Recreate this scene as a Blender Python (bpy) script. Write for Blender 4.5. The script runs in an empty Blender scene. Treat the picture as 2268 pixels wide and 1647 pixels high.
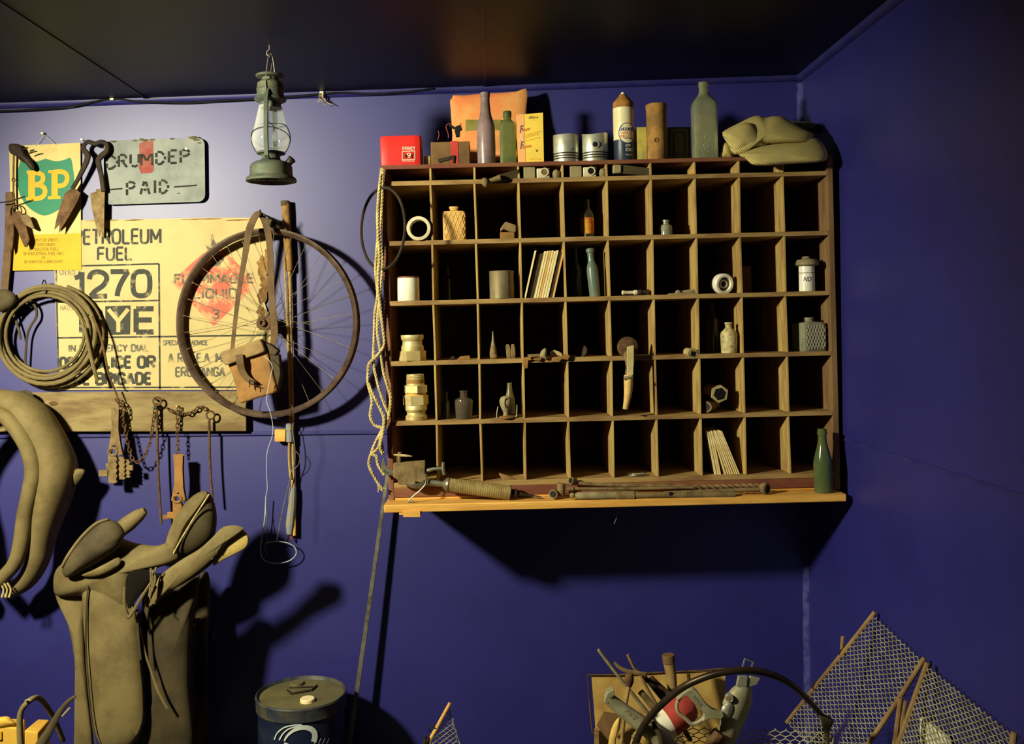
import bpy, math, random
from mathutils import Vector, Matrix
random.seed(11)
SC = bpy.context.scene
C = SC.collection
V = Vector
# ---------------------------------------------------------------- camera
F, D, EZ, CX, CY, RO = 2100.0, 3.45, 1.6, 1093.0, 723.0, 0.012
WPX, HPX = 2268.0, 1647.0
cr, sr = math.cos(RO), math.sin(RO)
cd = bpy.data.cameras.new('camera'); cam = bpy.data.objects.new('camera', cd); C.objects.link(cam)
cd.sensor_width = 36.0; cd.sensor_fit = 'HORIZONTAL'; cd.lens = F / WPX * 36.0
cd.shift_x = (WPX / 2 - CX) / WPX; cd.shift_y = -(HPX / 2 - CY) / WPX
cd.clip_start = 0.05; cd.clip_end = 60
cam.matrix_world = Matrix(((cr, sr, 0, 0), (0, 0, -1, -D), (-sr, cr, 0, EZ), (0, 0, 0, 1)))
SC.camera = cam
# ---------------------------------------------------------------- light and exposure
SC.view_settings.view_transform = 'Standard'
SC.view_settings.look = 'None'
SC.view_settings.gamma = 1.0
SC.view_settings.use_curve_mapping = False
SC.view_settings.exposure = 0.0
w = bpy.data.worlds.new('World'); SC.world = w; w.use_nodes = True
w.node_tree.nodes['Background'].inputs[0].default_value = (0.35, 0.36, 0.6, 1)
w.node_tree.nodes['Background'].inputs[1].default_value = 0.007
def spot(name, loc, aim, energy, col, ang, blend, size):
    l = bpy.data.lights.new(name, 'SPOT'); o = bpy.data.objects.new(name, l); C.objects.link(o)
    l.energy = energy; l.color = col; l.spot_size = math.radians(ang); l.spot_blend = blend; l.shadow_soft_size = size
    o.location = loc; o.rotation_euler = (V(aim) - V(loc)).to_track_quat('-Z', 'Y').to_euler()
    return o
spot('ceiling_spotlight', (-2.02, -2.2, 2.34), (-0.42, 0.0, 1.02), 560, (1.0, 0.94, 0.68), 96, 0.8, 0.10)
# ---------------------------------------------------------------- helpers
def lin(c):
    c /= 255.0
    return c / 12.92 if c <= 0.04045 else ((c + 0.055) / 1.055) ** 2.4
def rgb(c): return (lin(c[0]), lin(c[1]), lin(c[2]), 1)
MATS = {}
def M(name, c, rough=0.7, metal=0.0, c2=None, sc=9.0, bump=0.0, tr=0.0, spec=0.3, stretch=(1, 1, 1), lo=0.42, hi=0.62, wave=None, ior=1.45):
    if name in MATS: return MATS[name]
    m = bpy.data.materials.new(name); m.use_nodes = True; MATS[name] = m
    nt = m.node_tree; N = nt.nodes; L = nt.links; b = N['Principled BSDF']
    b.inputs['Base Color'].default_value = rgb(c); b.inputs['Roughness'].default_value = rough
    b.inputs['Metallic'].default_value = metal; b.inputs['Specular IOR Level'].default_value = spec
    b.inputs['Transmission Weight'].default_value = tr; b.inputs['IOR'].default_value = ior
    if c2 is not None or bump or wave:
        tc = N.new('ShaderNodeTexCoord'); mp = N.new('ShaderNodeMapping'); mp.inputs['Scale'].default_value = stretch
        L.new(tc.outputs['Object'], mp.inputs[0])
        no = N.new('ShaderNodeTexNoise'); no.inputs['Scale'].default_value = sc; no.inputs['Detail'].default_value = 7; no.inputs['Roughness'].default_value = 0.65
        L.new(mp.outputs[0], no.inputs['Vector'])
    if c2 is not None:
        r = N.new('ShaderNodeValToRGB'); r.color_ramp.elements[0].position = lo; r.color_ramp.elements[1].position = hi
        r.color_ramp.elements[0].color = rgb(c); r.color_ramp.elements[1].color = rgb(c2)
        L.new(no.outputs[0], r.inputs[0]); L.new(r.outputs[0], b.inputs['Base Color'])
    if bump or wave:
        bp = N.new('ShaderNodeBump'); bp.inputs['Distance'].default_value = 0.004
        bp.inputs['Strength'].default_value = bump if bump else 0.6
        if wave:
            wsc, rot, col = wave
            m2 = N.new('ShaderNodeMapping'); m2.inputs['Rotation'].default_value = rot; L.new(tc.outputs['Object'], m2.inputs[0])
            wv = N.new('ShaderNodeTexWave'); wv.inputs['Scale'].default_value = wsc; wv.inputs['Distortion'].default_value = 1.2; wv.inputs['Detail'].default_value = 1
            L.new(m2.outputs[0], wv.inputs['Vector']); L.new(wv.outputs['Fac'], bp.inputs['Height'])
            if col is not None:
                mx = N.new('ShaderNodeMixRGB'); mx.blend_type = 'MIX'; mx.inputs['Color2'].default_value = rgb(col)
                src = b.inputs['Base Color'].links[0].from_socket if b.inputs['Base Color'].links else None
                if src: L.new(src, mx.inputs['Color1'])
                else: mx.inputs['Color1'].default_value = rgb(c)
                r2 = N.new('ShaderNodeValToRGB'); r2.color_ramp.elements[0].position = 0.25; r2.color_ramp.elements[1].position = 0.5
                r2.color_ramp.elements[0].color = (1, 1, 1, 1); r2.color_ramp.elements[1].color = (0, 0, 0, 1)
                L.new(wv.outputs['Fac'], r2.inputs[0]); L.new(r2.outputs[0], mx.inputs['Fac']); L.new(mx.outputs[0], b.inputs['Base Color'])
        else: L.new(no.outputs[0], bp.inputs['Height'])
        L.new(bp.outputs[0], b.inputs['Normal'])
    return m
def clearglass(name, col, a=0.8):
    m = bpy.data.materials.new(name); m.use_nodes = True; nt = m.node_tree; N = nt.nodes; L = nt.links
    for n in list(N): N.remove(n)
    o = N.new('ShaderNodeOutputMaterial'); mx = N.new('ShaderNodeMixShader'); t = N.new('ShaderNodeBsdfTransparent'); g = N.new('ShaderNodeBsdfPrincipled')
    t.inputs[0].default_value = (0.93, 0.95, 0.94, 1); g.inputs['Base Color'].default_value = rgb(col); g.inputs['Roughness'].default_value = 0.08
    g.inputs['Specular IOR Level'].default_value = 0.8
    lw = N.new('ShaderNodeLayerWeight'); lw.inputs[0].default_value = 0.35
    mr = N.new('ShaderNodeMapRange'); mr.inputs[3].default_value = 1 - a; mr.inputs[4].default_value = 0.75
    L.new(lw.outputs['Facing'], mr.inputs[0]); L.new(mr.outputs[0], mx.inputs[0]); L.new(t.outputs[0], mx.inputs[1]); L.new(g.outputs[0], mx.inputs[2]); L.new(mx.outputs[0], o.inputs[0])
    return m
def P(px, py, Y=0.0):
    """the point of the place seen at pixel (px, py), Y metres along the room's depth axis (back wall = 0)"""
    d = Y + D; a, b = px - CX, py - CY
    return V(((a * cr - b * sr) * d / F, Y, EZ - (a * sr + b * cr) * d / F))
def S(Y): return (Y + D) / F            # metres per pixel at that depth
def spl(pts, n=6, closed=False):
    """Catmull-Rom through tuples or vectors"""
    k = max(len(p) for p in pts); pts = [tuple(p) + (0,) * (k - len(p)) for p in pts]; N = len(pts); out = []
    g = (lambda i: pts[i % N]) if closed else (lambda i: pts[min(max(i, 0), N - 1)])
    for i in range(N if closed else N - 1):
        p0, p1, p2, p3 = g(i - 1), g(i), g(i + 1), g(i + 2)
        for j in range(n):
            t = j / n
            out.append(tuple(0.5 * (2 * p1[q] + (p2[q] - p0[q]) * t + (2 * p0[q] - 5 * p1[q] + 4 * p2[q] - p3[q]) * t * t + (3 * p1[q] - p0[q] - 3 * p2[q] + p3[q]) * t ** 3) for q in range(k)))
    if not closed: out.append(pts[-1])
    return out
def pxs(pts, Y): return [P(p[0], p[1], Y + (p[2] if len(p) > 2 else 0)) for p in pts]
GLYPH_W = {'1': .62, 'I': .25, 'L': .85, 'E': .85, 'F': .85, 'M': 1.25, 'T': .95, 'N': 1.05}
GLYPH = {'P': [[(.06, 0), (.06, 1)], [(.06, 0), (.7, .0), (.97, .1), (1, .27), (.95, .44), (.7, .54), (.06, .54)]], 'E': [[(.08, 0), (.08, 1)], [(.08, 0), (1, 0)], [(.08, .48), (.9, .48)], [(.08, 1), (1, 1)]],
 'T': [[(0, 0), (1, 0)], [(.5, 0), (.5, 1)]], 'R': [[(.06, 0), (.06, 1)], [(.06, 0), (.7, .0), (.97, .1), (1, .27), (.95, .42), (.7, .5), (.06, .5)], [(.5, .5), (.98, 1)]],
 'O': [[(.5, 0), (.2, .05), (.05, .25), (.05, .75), (.2, .95), (.5, 1), (.8, .95), (.95, .75), (.95, .25), (.8, .05), (.5, 0)]], 'L': [[(.08, 0), (.08, 1)], [(.08, 1), (1, 1)]],
 'U': [[(.06, 0), (.06, .72), (.2, .95), (.5, 1), (.8, .95), (.94, .72), (.94, 0)]], 'M': [[(.05, 1), (.05, 0)], [(.05, 0), (.5, .75)], [(.5, .75), (.95, 0)], [(.95, 0), (.95, 1)]],
 'F': [[(.08, 0), (.08, 1)], [(.08, 0), (1, 0)], [(.08, .48), (.88, .48)]], '1': [[(.7, 0), (.7, 1)], [(.05, .24), (.45, .18), (.66, .0)]],
 '2': [[(.02, .3), (.1, .1), (.35, .0), (.7, .02), (.95, .16), (.96, .36), (.75, .58), (.35, .78), (.08, 1)], [(.05, 1), (1, 1)]], '7': [[(0, 0), (1, 0)], [(.96, 0), (.62, .4), (.42, .75), (.36, 1)]],
 'Y': [[(0, 0), (.5, .52)], [(1, 0), (.5, .52)], [(.5, .48), (.5, 1)]], 'I': [[(.5, 0), (.5, 1)]], 'C': [[(.95, .26), (.82, .06), (.5, 0), (.2, .05), (.05, .25), (.05, .75), (.2, .95), (.5, 1), (.82, .94), (.95, .74)]],
 'B': [[(.06, 0), (.06, 1)], [(.06, 0), (.65, 0), (.92, .1), (.92, .36), (.65, .47), (.06, .47)], [(.06, .47), (.68, .47), (.98, .6), (.98, .88), (.68, 1), (.06, 1)]],
 'G': [[(.95, .26), (.82, .06), (.5, 0), (.2, .05), (.05, .25), (.05, .75), (.2, .95), (.5, 1), (.8, .96), (.95, .8), (.95, .55)], [(.95, .55), (.58, .55)]], 'A': [[(.02, 1), (.48, 0)], [(.52, 0), (.98, 1)], [(.22, .68), (.78, .68)]],
 'D': [[(.06, 0), (.06, 1)], [(.06, 0), (.6, 0), (.9, .15), (.97, .5), (.9, .85), (.6, 1), (.06, 1)]], 'N': [[(.06, 1), (.06, 0)], [(.06, 0), (.94, 1)], [(.94, 1), (.94, 0)]], 'H': [[(.06, 0), (.06, 1)], [(.94, 0), (.94, 1)], [(.06, .5), (.94, .5)]],
 'Z': [[(0, 0), (1, 0)], [(.98, 0), (.02, 1)], [(0, 1), (1, 1)]], 'S': [[(.93, .2), (.75, .03), (.4, 0), (.1, .12), (.1, .36), (.4, .48), (.7, .54), (.95, .68), (.9, .92), (.55, 1), (.2, .96), (.04, .8)]],
 'V': [[(0, 0), (.5, 1)], [(1, 0), (.5, 1)]], 'Q': [[(.5, 0), (.2, .05), (.05, .25), (.05, .75), (.2, .95), (.5, 1), (.8, .95), (.95, .75), (.95, .25), (.8, .05), (.5, 0)], [(.6, .75), (1, 1.02)]],
 '3': [[(.05, .1), (.5, 0), (.92, .12), (.9, .36), (.5, .47), (.9, .58), (.95, .86), (.5, 1), (.04, .88)]], '&': [[(1, 1), (.25, .3), (.3, .05), (.55, .02), (.7, .18), (.2, .55), (.08, .8), (.3, 1), (.65, .95), (.95, .6)]], '.': [[(.2, .9), (.2, 1)]]}
GLYPH['0'] = GLYPH['O']
ROOT = {}
class MB:
    def __init__(s): s.v = []; s.f = []
    def add(s, vs, fs):
        o = len(s.v); s.v += [V(v) for v in vs]; s.f += [tuple(i + o for i in f) for f in fs]; return s
    def hexa(s, a, b):
        """a, b: four corners each (two opposite faces, same order)"""
        return s.add(list(a) + list(b), [(0, 1, 2, 3), (7, 6, 5, 4), (0, 4, 5, 1), (1, 5, 6, 2), (2, 6, 7, 3), (3, 7, 4, 0)])
    def box(s, c, size, R=None):
        x, y, z = size[0] / 2, size[1] / 2, size[2] / 2
        q = [V((sx * x, sy * y, sz * z)) for sy in (-1, 1) for sx, sz in ((-1, -1), (1, -1), (1, 1), (-1, 1))]
        if R is not None: q = [R @ p for p in q]
        q = [p + V(c) for p in q]
        return s.hexa(q[:4], q[4:])
    def pbox(s, x0, y0, x1, y1, Y0, Y1, shear=0.0):
        """box whose front face (depth Y0) fills the pixel rectangle, straight back to Y1; shear = px shift of its top"""
        f = [P(x0, y1, Y0), P(x1, y1, Y0), P(x1 + shear, y0, Y0), P(x0 + shear, y0, Y0)]
        return s.hexa(f, [p + V((0, Y1 - Y0, 0)) for p in f])
    def prism(s, poly, ext):
        n = len(poly); e = V(ext); p = [V(a) for a in poly]
        return s.add(p + [a + e for a in p], [tuple(range(n)), tuple(range(2 * n - 1, n - 1, -1))] + [(i, n + i, n + (i + 1) % n, (i + 1) % n) for i in range(n)])
    def pprism(s, pts, Y, th): return s.prism(pxs(pts, Y), (0, th, 0))
    def tube(s, pts, r, n=8, closed=False, flat=None):
        """flat: cross-section is r in the wall's plane and r*flat along the depth axis"""
        pts = [V(p) for p in pts]; N = len(pts)
        rs = [r] * N if not isinstance(r, (list, tuple)) else list(r)
        if len(rs) != N: rs = [rs[min(int(i / (N - 1) * (len(rs) - 1)), len(rs) - 2)] * (1 - (i / (N - 1) * (len(rs) - 1)) + min(int(i / (N - 1) * (len(rs) - 1)), len(rs) - 2)) + rs[min(int(i / (N - 1) * (len(rs) - 1)), len(rs) - 2) + 1] * ((i / (N - 1) * (len(rs) - 1)) - min(int(i / (N - 1) * (len(rs) - 1)), len(rs) - 2)) for i in range(N)]
        base = len(s.v); nrm = None
        for i, p in enumerate(pts):
            if closed: t = pts[(i + 1) % N] - pts[i - 1]
            else: t = pts[min(i + 1, N - 1)] - pts[max(i - 1, 0)]
            if t.length < 1e-9: t = V((0, 0, 1))
            t.normalize()
            if flat is not None:
                yv = V((0, 1, 0)); a = t.cross(yv)
                if a.length < 1e-4: a = V((1, 0, 0))
                a.normalize(); b = a.cross(t).normalized(); fb = flat
            else:
                if nrm is None:
                    q = V((0, 1, 0)) if abs(t.y) < 0.9 else V((1, 0, 0))
                    nrm = (q - t * q.dot(t)).normalized()
                else:
                    nrm = nrm - t * nrm.dot(t)
                    if nrm.length < 1e-6: nrm = t.orthogonal()
                    nrm.normalize()
                a = nrm; b = t.cross(nrm); fb = 1.0
            k = 1.4142 if n == 4 else 1.0; off = math.pi / 4 if n == 4 else 0
            for j in range(n):
                th = 2 * math.pi * j / n + off
                s.v.append(p + a * (math.cos(th) * rs[i] * k) + b * (math.sin(th) * rs[i] * fb * k))
        for i in range(N if closed else N - 1):
            for j in range(n):
                a0 = base + i * n + j; a1 = base + i * n + (j + 1) % n
                i2 = (i + 1) % N
                s.f.append((a0, a1, base + i2 * n + (j + 1) % n, base + i2 * n + j))
        if not closed:
            s.f.append(tuple(base + j for j in range(n - 1, -1, -1))); s.f.append(tuple(base + (N - 1) * n + j for j in range(n)))
        return s
    def ptube(s, pts, rpx, Y, n=8, closed=False, flat=None, sm=6):
        q = spl(pts, sm, closed) if sm else pts
        k = S(Y)
        rr = [a * k for a in rpx] if isinstance(rpx, (list, tuple)) else rpx * k
        return s.tube(pxs(q, Y), rr, n, closed, flat)
    def lathe(s, base, prof, ax=(0, 0, 1), n=24, sx=1.0, sy=1.0, rot=0.0, cap=True):
        """prof: (height, radius[, squareness exponent]) along ax from base"""
        ax = V(ax).normalized(); a = V((1, 0, 0)) if abs(ax.x) < 0.9 else V((0, 1, 0))
        a = (a - ax * a.dot(ax)).normalized(); b = ax.cross(a); o = len(s.v)
        for q in prof:
            h, r = q[0], q[1]; p = q[2] if len(q) > 2 else 2.0
            for j in range(n):
                th = 2 * math.pi * j / n; c_, s_ = math.cos(th), math.sin(th)
                k = r / ((abs(c_) ** p + abs(s_) ** p) ** (1 / p))
                x, y = c_ * k * sx, s_ * k * sy
                x, y = x * math.cos(rot) - y * math.sin(rot), x * math.sin(rot) + y * math.cos(rot)
                s.v.append(V(base) + ax * h + a * x + b * y)
        m = len(prof)
        for i in range(m - 1):
            for j in range(n):
                s.f.append((o + i * n + j, o + i * n + (j + 1) % n, o + (i + 1) * n + (j + 1) % n, o + (i + 1) * n + j))
        if cap:
            s.f.append(tuple(o + j for j in range(n - 1, -1, -1))); s.f.append(tuple(o + (m - 1) * n + j for j in range(n)))
        return s
    def puff(s, pts, Y, th, rings=5, back=1.0, tilt=(0, 0), sm=4, c=None, flatp=0.5):
        """cushion with the pixel outline pts, thickness th towards the viewer and th*back behind"""
        q = spl(pts, sm, True) if sm else [tuple(p) for p in pts]
        n = len(q); cx = sum(p[0] for p in q) / n if c is None else c[0]; cy = sum(p[1] for p in q) / n if c is None else c[1]
        def ring(k, sg):
            o = len(s.v)
            for p in q:
                x = cx + (p[0] - cx) * k; y = cy + (p[1] - cy) * k
                d = th * (1 - k * k) ** flatp * (1 if sg < 0 else back)
                s.v.append(P(x, y, Y + tilt[0] * (x - cx) + tilt[1] * (y - cy) + sg * d))
            return o
        outer = ring(1.0, -1)
        for sg in (-1, 1):
            prev = outer
            for i in range(1, rings + 1):
                k = math.cos(math.pi / 2 * i / (rings + 0.5)); cur = ring(k, sg)
                for j in range(n):
                    f = (prev + j, prev + (j + 1) % n, cur + (j + 1) % n, cur + j)
                    s.f.append(f if sg < 0 else f[::-1])
                prev = cur
            f = tuple(prev + j for j in range(n)); s.f.append(f if sg < 0 else f[::-1])
        return s
    def strip(s, pts, w, fn):
        """flat ribbon in a 2-D chart, mapped by fn(x, y)"""
        N = len(pts); L_ = []; R_ = []
        for i in range(N):
            a = pts[max(i - 1, 0)]; b = pts[min(i + 1, N - 1)]; dx, dy = b[0] - a[0], b[1] - a[1]; l = math.hypot(dx, dy) or 1
            ww = w[i] if isinstance(w, (list, tuple)) else w
            L_.append(fn(pts[i][0] - dy / l * ww / 2, pts[i][1] + dx / l * ww / 2)); R_.append(fn(pts[i][0] + dy / l * ww / 2, pts[i][1] - dx / l * ww / 2))
        o = len(s.v); s.v += L_ + R_
        for i in range(N - 1): s.f.append((o + i, o + i + 1, o + N + i + 1, o + N + i))
        return s
    def pstrip(s, pts, w, Y): return s.strip(pts, w, lambda x, y: P(x, y, Y))
    def text(s, body, fn, off=0.0, shear=0.0, spacing=1.0):
        """lettering; fn(u, v) maps the text's unit box (v up) to the place"""
        cu = bpy.data.curves.new('lettering', 'FONT'); cu.body = body; cu.size = 1; cu.offset = off; cu.shear = shear; cu.space_character = spacing
        cu.resolution_u = 4
        ob = bpy.data.objects.new('lettering_source', cu); C.objects.link(ob)
        dg = bpy.context.evaluated_depsgraph_get(); me = bpy.data.meshes.new_from_object(ob.evaluated_get(dg))
        xs = [v.co.x for v in me.vertices]; ys = [v.co.y for v in me.vertices]
        x0, x1, y0, y1 = min(xs), max(xs), min(ys), max(ys)
        s.add([fn((v.co.x - x0) / (x1 - x0), (v.co.y - y0) / (y1 - y0)) for v in me.vertices], [tuple(p.vertices) for p in me.polygons])
        bpy.data.objects.remove(ob); bpy.data.curves.remove(cu); bpy.data.meshes.remove(me)
        return s
    def ptype(s, body, x0, y0, x1, y1, Y, w, slope=0.0, gap=0.26, cond=1.0):
        """bold stroke lettering filling the pixel box; w = stroke width in pixels"""
        adv = []
        for ch in body: adv.append(0.45 if ch == ' ' else (0.2 if ch == '.' else GLYPH_W.get(ch, 1.0)))
        tot = sum(adv) + gap * (len(body) - 1); k = (x1 - x0) / tot; x = x0; q = 0
        for ch, a in zip(body, adv):
            for st in GLYPH.get(ch, []):
                pts = [(x + (u * a * k), v) for u, v in st]
                pts = [(px_ + 0.0, y0 + w / 2 + v * (y1 - y0 - w) + slope * (px_ - x0)) for px_, v in pts]
                if len(pts) > 3: pts = spl(pts, 3)
                s.pstrip(pts, w, Y - q * 4e-5); q = (q + 1) % 7
            x += (a + gap) * k
        return s
    def ptext(s, body, x0, y0, x1, y1, Y, slope=0.0, **k):
        """text filling the pixel box; slope = px drop per px along the line"""
        return s.text(body, lambda u, v: P(x0 + u * (x1 - x0), y1 + (y0 - y1) * v + slope * u * (x1 - x0), Y), **k)
    def obj(s, name, mat, parent=None, bevel=0.0, loc=None, smooth=True, angle=35):
        if parent is not None: r = ROOT[parent.name]
        elif loc is not None: r = V(loc)
        else:
            r = V(((min(v.x for v in s.v) + max(v.x for v in s.v)) / 2, (min(v.y for v in s.v) + max(v.y for v in s.v)) / 2, min(v.z for v in s.v)))
        me = bpy.data.meshes.new(name); me.from_pydata([tuple(v - r) for v in s.v], [], s.f); me.validate(); me.materials.append(mat)
        o = bpy.data.objects.new(name, me); C.objects.link(o)
        if smooth:
            for p in me.polygons: p.use_smooth = True
            me.set_sharp_from_angle(angle=math.radians(angle))
        if bevel:
            b = o.modifiers.new('bevel', 'BEVEL'); b.width = bevel; b.segments = 2; b.limit_method = 'ANGLE'; b.angle_limit = math.radians(40)
        if parent is not None: o.parent = parent
        else: o.location = r
        ROOT[o.name] = r
        return o
def tag(o, label, cat, group=None):
    o['label'] = label; o['category'] = cat
    if group: o['group'] = group
    return o
def thing(name, label, cat, loc, group=None):
    o = bpy.data.objects.new(name, None); C.objects.link(o); o.location = loc; o.empty_display_size = 0.05
    ROOT[o.name] = V(loc); return tag(o, label, cat, group)
def struct(o): o['kind'] = 'structure'; return o
def chain(mb, pts, ll, r):
    """links of length ll along the polyline"""
    pts = [V(p) for p in pts]; d = [0]
    for i in range(len(pts) - 1): d.append(d[-1] + (pts[i + 1] - pts[i]).length)
    def at(t):
        for i in range(len(pts) - 1):
            if t <= d[i + 1]: return pts[i].lerp(pts[i + 1], (t - d[i]) / max(d[i + 1] - d[i], 1e-9))
        return pts[-1]
    n = max(1, int(d[-1] / (ll * 0.72)))
    for k in range(n):
        a = at(d[-1] * k / n); b = at(d[-1] * (k + 1) / n); t = (b - a).normalized(); c = (a + b) / 2
        yv = V((0, 1, 0)) if abs(t.y) < 0.9 else V((1, 0, 0)); sd = t.cross(yv).normalized(); up = sd.cross(t).normalized()
        e = (sd * 0.8 + up * 0.6) if k % 2 == 0 else (up * 0.8 - sd * 0.6)
        loop = []
        for j in range(10):
            th = 2 * math.pi * j / 10; loop.append(c + t * (math.cos(th) * ll / 2) + e * (math.sin(th) * ll * 0.27))
        mb.tube(loop, r, 5, True)
    return mb
def rope(mb, pts, r, pitch, strands=3, n=6):
    pts = [V(p) for p in pts]; d = 0
    frames = []; nrm = None
    for i, p in enumerate(pts):
        t = (pts[min(i + 1, len(pts) - 1)] - pts[max(i - 1, 0)]).normalized()
        if nrm is None: nrm = t.orthogonal().normalized()
        nrm = (nrm - t * nrm.dot(t)).normalized()
        if i: d += (p - pts[i - 1]).length
        frames.append((p, nrm.copy(), t.cross(nrm), d))
    for k in range(strands):
        q = []
        for p, a, b, dd in frames:
            th = 2 * math.pi * (dd / pitch + k / strands); q.append(p + a * (math.cos(th) * r * 0.5) + b * (math.sin(th) * r * 0.5))
        mb.tube(q, r * 0.58, n)
    return mb
def dense(pts, step):
    pts = [V(p) for p in pts]; out = [pts[0]]
    for i in range(len(pts) - 1):
        n = max(1, int((pts[i + 1] - pts[i]).length / step))
        out += [pts[i].lerp(pts[i + 1], (j + 1) / n) for j in range(n)]
    return out
def netting(mb, fn, nu, nv, r, n=4):
    """woven wire: zigzag strands that hook into their neighbours"""
    for i in range(nu):
        pts = []
        for j in range(4 * nv + 1):
            u = (i + 0.5 + (-0.53 if (j % 4 in (0, 1)) == (i % 2 == 0) else 0.53)) / nu
            v = (j // 2 + (0.36 if j % 2 else 0.0)) / (2 * nv)
            pts.append(fn(min(max(u, 0), 1), min(v, 1.0)))
        mb.tube(pts, r, n)
    return mb
# ---------------------------------------------------------------- materials
m_wall = M('blue_wall_paint', (33, 31, 113), 0.5, 0, (29, 27, 105), 3.0, 0.05, spec=1.0)
_b = m_wall.node_tree.nodes['Principled BSDF']; _b.inputs['Coat Weight'].default_value = 0.12; _b.inputs['Coat Roughness'].default_value = 0.5
m_trim = M('blue_trim_paint', (36, 34, 106), 0.5, 0, (46, 44, 106), 14, spec=0.6)
m_dusttrim = M('dusty_corner_paint', (78, 78, 140), 0.7, 0, (40, 38, 116), 20)
m_ceil = M('black_ceiling_paint', (20, 19, 30), 0.5, 0, (17, 17, 26), 4, spec=0.25)
m_floor = M('dark_concrete', (52, 50, 50), 0.85, 0, (40, 38, 40), 5, 0.2)
m_wood = M('dusty_pine', (164, 135, 82), 0.8, 0, (130, 98, 60), 10, 0.15, stretch=(0.6, 3, 3))
m_woodz = M('dusty_pine_upright', (186, 158, 92), 0.8, 0, (150, 118, 70), 10, 0.15, stretch=(3, 3, 0.6))
m_redwood = M('red_stained_wood', (112, 62, 46), 0.65, 0, (130, 88, 56), 7, 0.1, stretch=(0.7, 3, 2))
m_redwoodz = M('red_stained_wood_upright', (118, 72, 54), 0.65, 0, (138, 100, 66), 7, 0.1, stretch=(3, 3, 0.5))
m_darkback = M('unlit_back_board', (70, 58, 42), 0.95, 0, (56, 46, 36), 6)  # shade at the back of the cells is put into this dark tone
m_orangewood = M('orange_pine', (228, 176, 88), 0.65, 0, (204, 148, 66), 8, 0.1, stretch=(0.5, 5, 5))
m_plank = M('weathered_plank', (146, 128, 86), 0.85, 0, (112, 92, 60), 5, 0.3, stretch=(0.8, 3, 4))
m_rust = M('rusted_iron', (112, 84, 54), 0.8, 0.25, (78, 54, 36), 30, 0.3)
m_dustiron = M('dusty_iron', (140, 118, 78), 0.8, 0.2, (104, 84, 54), 26, 0.3)
m_darkiron = M('dark_iron', (64, 52, 40), 0.7, 0.4, (44, 36, 30), 26, 0.3)
m_steel = M('grey_steel', (150, 148, 128), 0.45, 0.7, (112, 106, 88), 20, 0.1)
m_bright = M('bright_wire', (150, 146, 128), 0.5, 0.5, (120, 116, 96), 30)
m_leather = M('dusty_leather', (122, 107, 68), 0.75, 0, (98, 84, 52), 7, 0.25)
m_leatherd = M('dark_dusty_leather', (84, 73, 48), 0.75, 0, (62, 53, 36), 8, 0.25)
m_tan = M('orange_tan_leather', (158, 114, 58), 0.7, 0, (118, 86, 46), 9, 0.25)
m_strap = M('brown_strap_leather', (104, 80, 48), 0.7, 0, (78, 58, 36), 14, 0.2)
m_black = M('black_plastic', (22, 22, 22), 0.5)
m_white = M('white_paint', (238, 234, 206), 0.6, 0, (222, 214, 180), 12)
m_cream = M('cream_ceramic', (214, 206, 172), 0.45, 0, (190, 178, 140), 14, spec=0.5)
m_ropem = M('pale_rope', (204, 186, 128), 0.9, 0, (170, 150, 96), 40, 0.3)
m_nail = M('brass_nail', (214, 196, 120), 0.35, 0.8)
# ================================================================ the room
XR = 1.131
zl, zr = 2.430, 2.4975                     # the ceiling sinks a little to the west
def zc(x): return zl + (zr - zl) * (x + 1.8) / 2.93
b = MB(); b.hexa([(-3.2, 0, 0), (XR, 0, 0), (XR, 0, zc(XR)), (-3.2, 0, zc(-3.2))], [(-3.2, .1, 0), (XR, .1, 0), (XR, .1, zc(XR)), (-3.2, .1, zc(-3.2))])
struct(b.obj('wall_back', m_wall))
b = MB(); b.hexa([(XR, -4.6, 0), (XR, .1, 0), (XR, .1, zc(XR)), (XR, -4.6, zc(XR))], [(XR + .1, -4.6, 0), (XR + .1, .1, 0), (XR + .1, .1, zc(XR)), (XR + .1, -4.6, zc(XR))])
struct(b.obj('wall_right', m_wall))
b = MB(); b.box((-1.0, -2.25, -0.05), (4.6, 4.8, 0.1)); struct(b.obj('floor', m_floor))
b = MB(); b.hexa([(-3.2, -4.6, zc(-3.2)), (XR + .1, -4.6, zc(XR + .1)), (XR + .1, .1, zc(XR + .1)), (-3.2, .1, zc(-3.2))],
                 [(-3.2, -4.6, zc(-3.2) + .08), (XR + .1, -4.6, zc(XR + .1) + .08), (XR + .1, .1, zc(XR + .1) + .08), (-3.2, .1, zc(-3.2) + .08)])
struct(b.obj('ceiling', m_ceil))
def quarter(mb, a, bb, d1, d2, r):
    """quarter-round bead running a -> bb in the corner of directions d1, d2"""
    prof = [V((0, 0, 0)), V(d1) * r] + [V(d1) * r * math.cos(t) + V(d2) * r * math.sin(t) for t in (0.3, 0.6, 0.9, 1.2)] + [V(d2) * r]
    return mb.prism([V(a) + p for p in prof], V(bb) - V(a))
b = MB(); quarter(b, (-3.2, 0, zc(-3.2)), (XR, 0, zc(XR)), (0, -1, 0), (0, 0, -1), 0.019); struct(b.obj('trim_1', m_trim))
b = MB(); quarter(b, (XR, -4.6, zc(XR)), (XR, 0, zc(XR)), (-1, 0, 0), (0, 0, -1), 0.022); struct(b.obj('trim_2', m_trim))
b = MB(); quarter(b, (XR, 0, 0), (XR, 0, zc(XR) - .028), (-1, 0, 0), (0, -1, 0), 0.018); struct(b.obj('trim_3', m_dusttrim))
b = MB(); b.box(((-3.2 + XR) / 2, -0.004, 1.222), (XR + 3.2, 0.008, 0.014)); struct(b.obj('trim_4', m_trim, bevel=.002))
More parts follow.
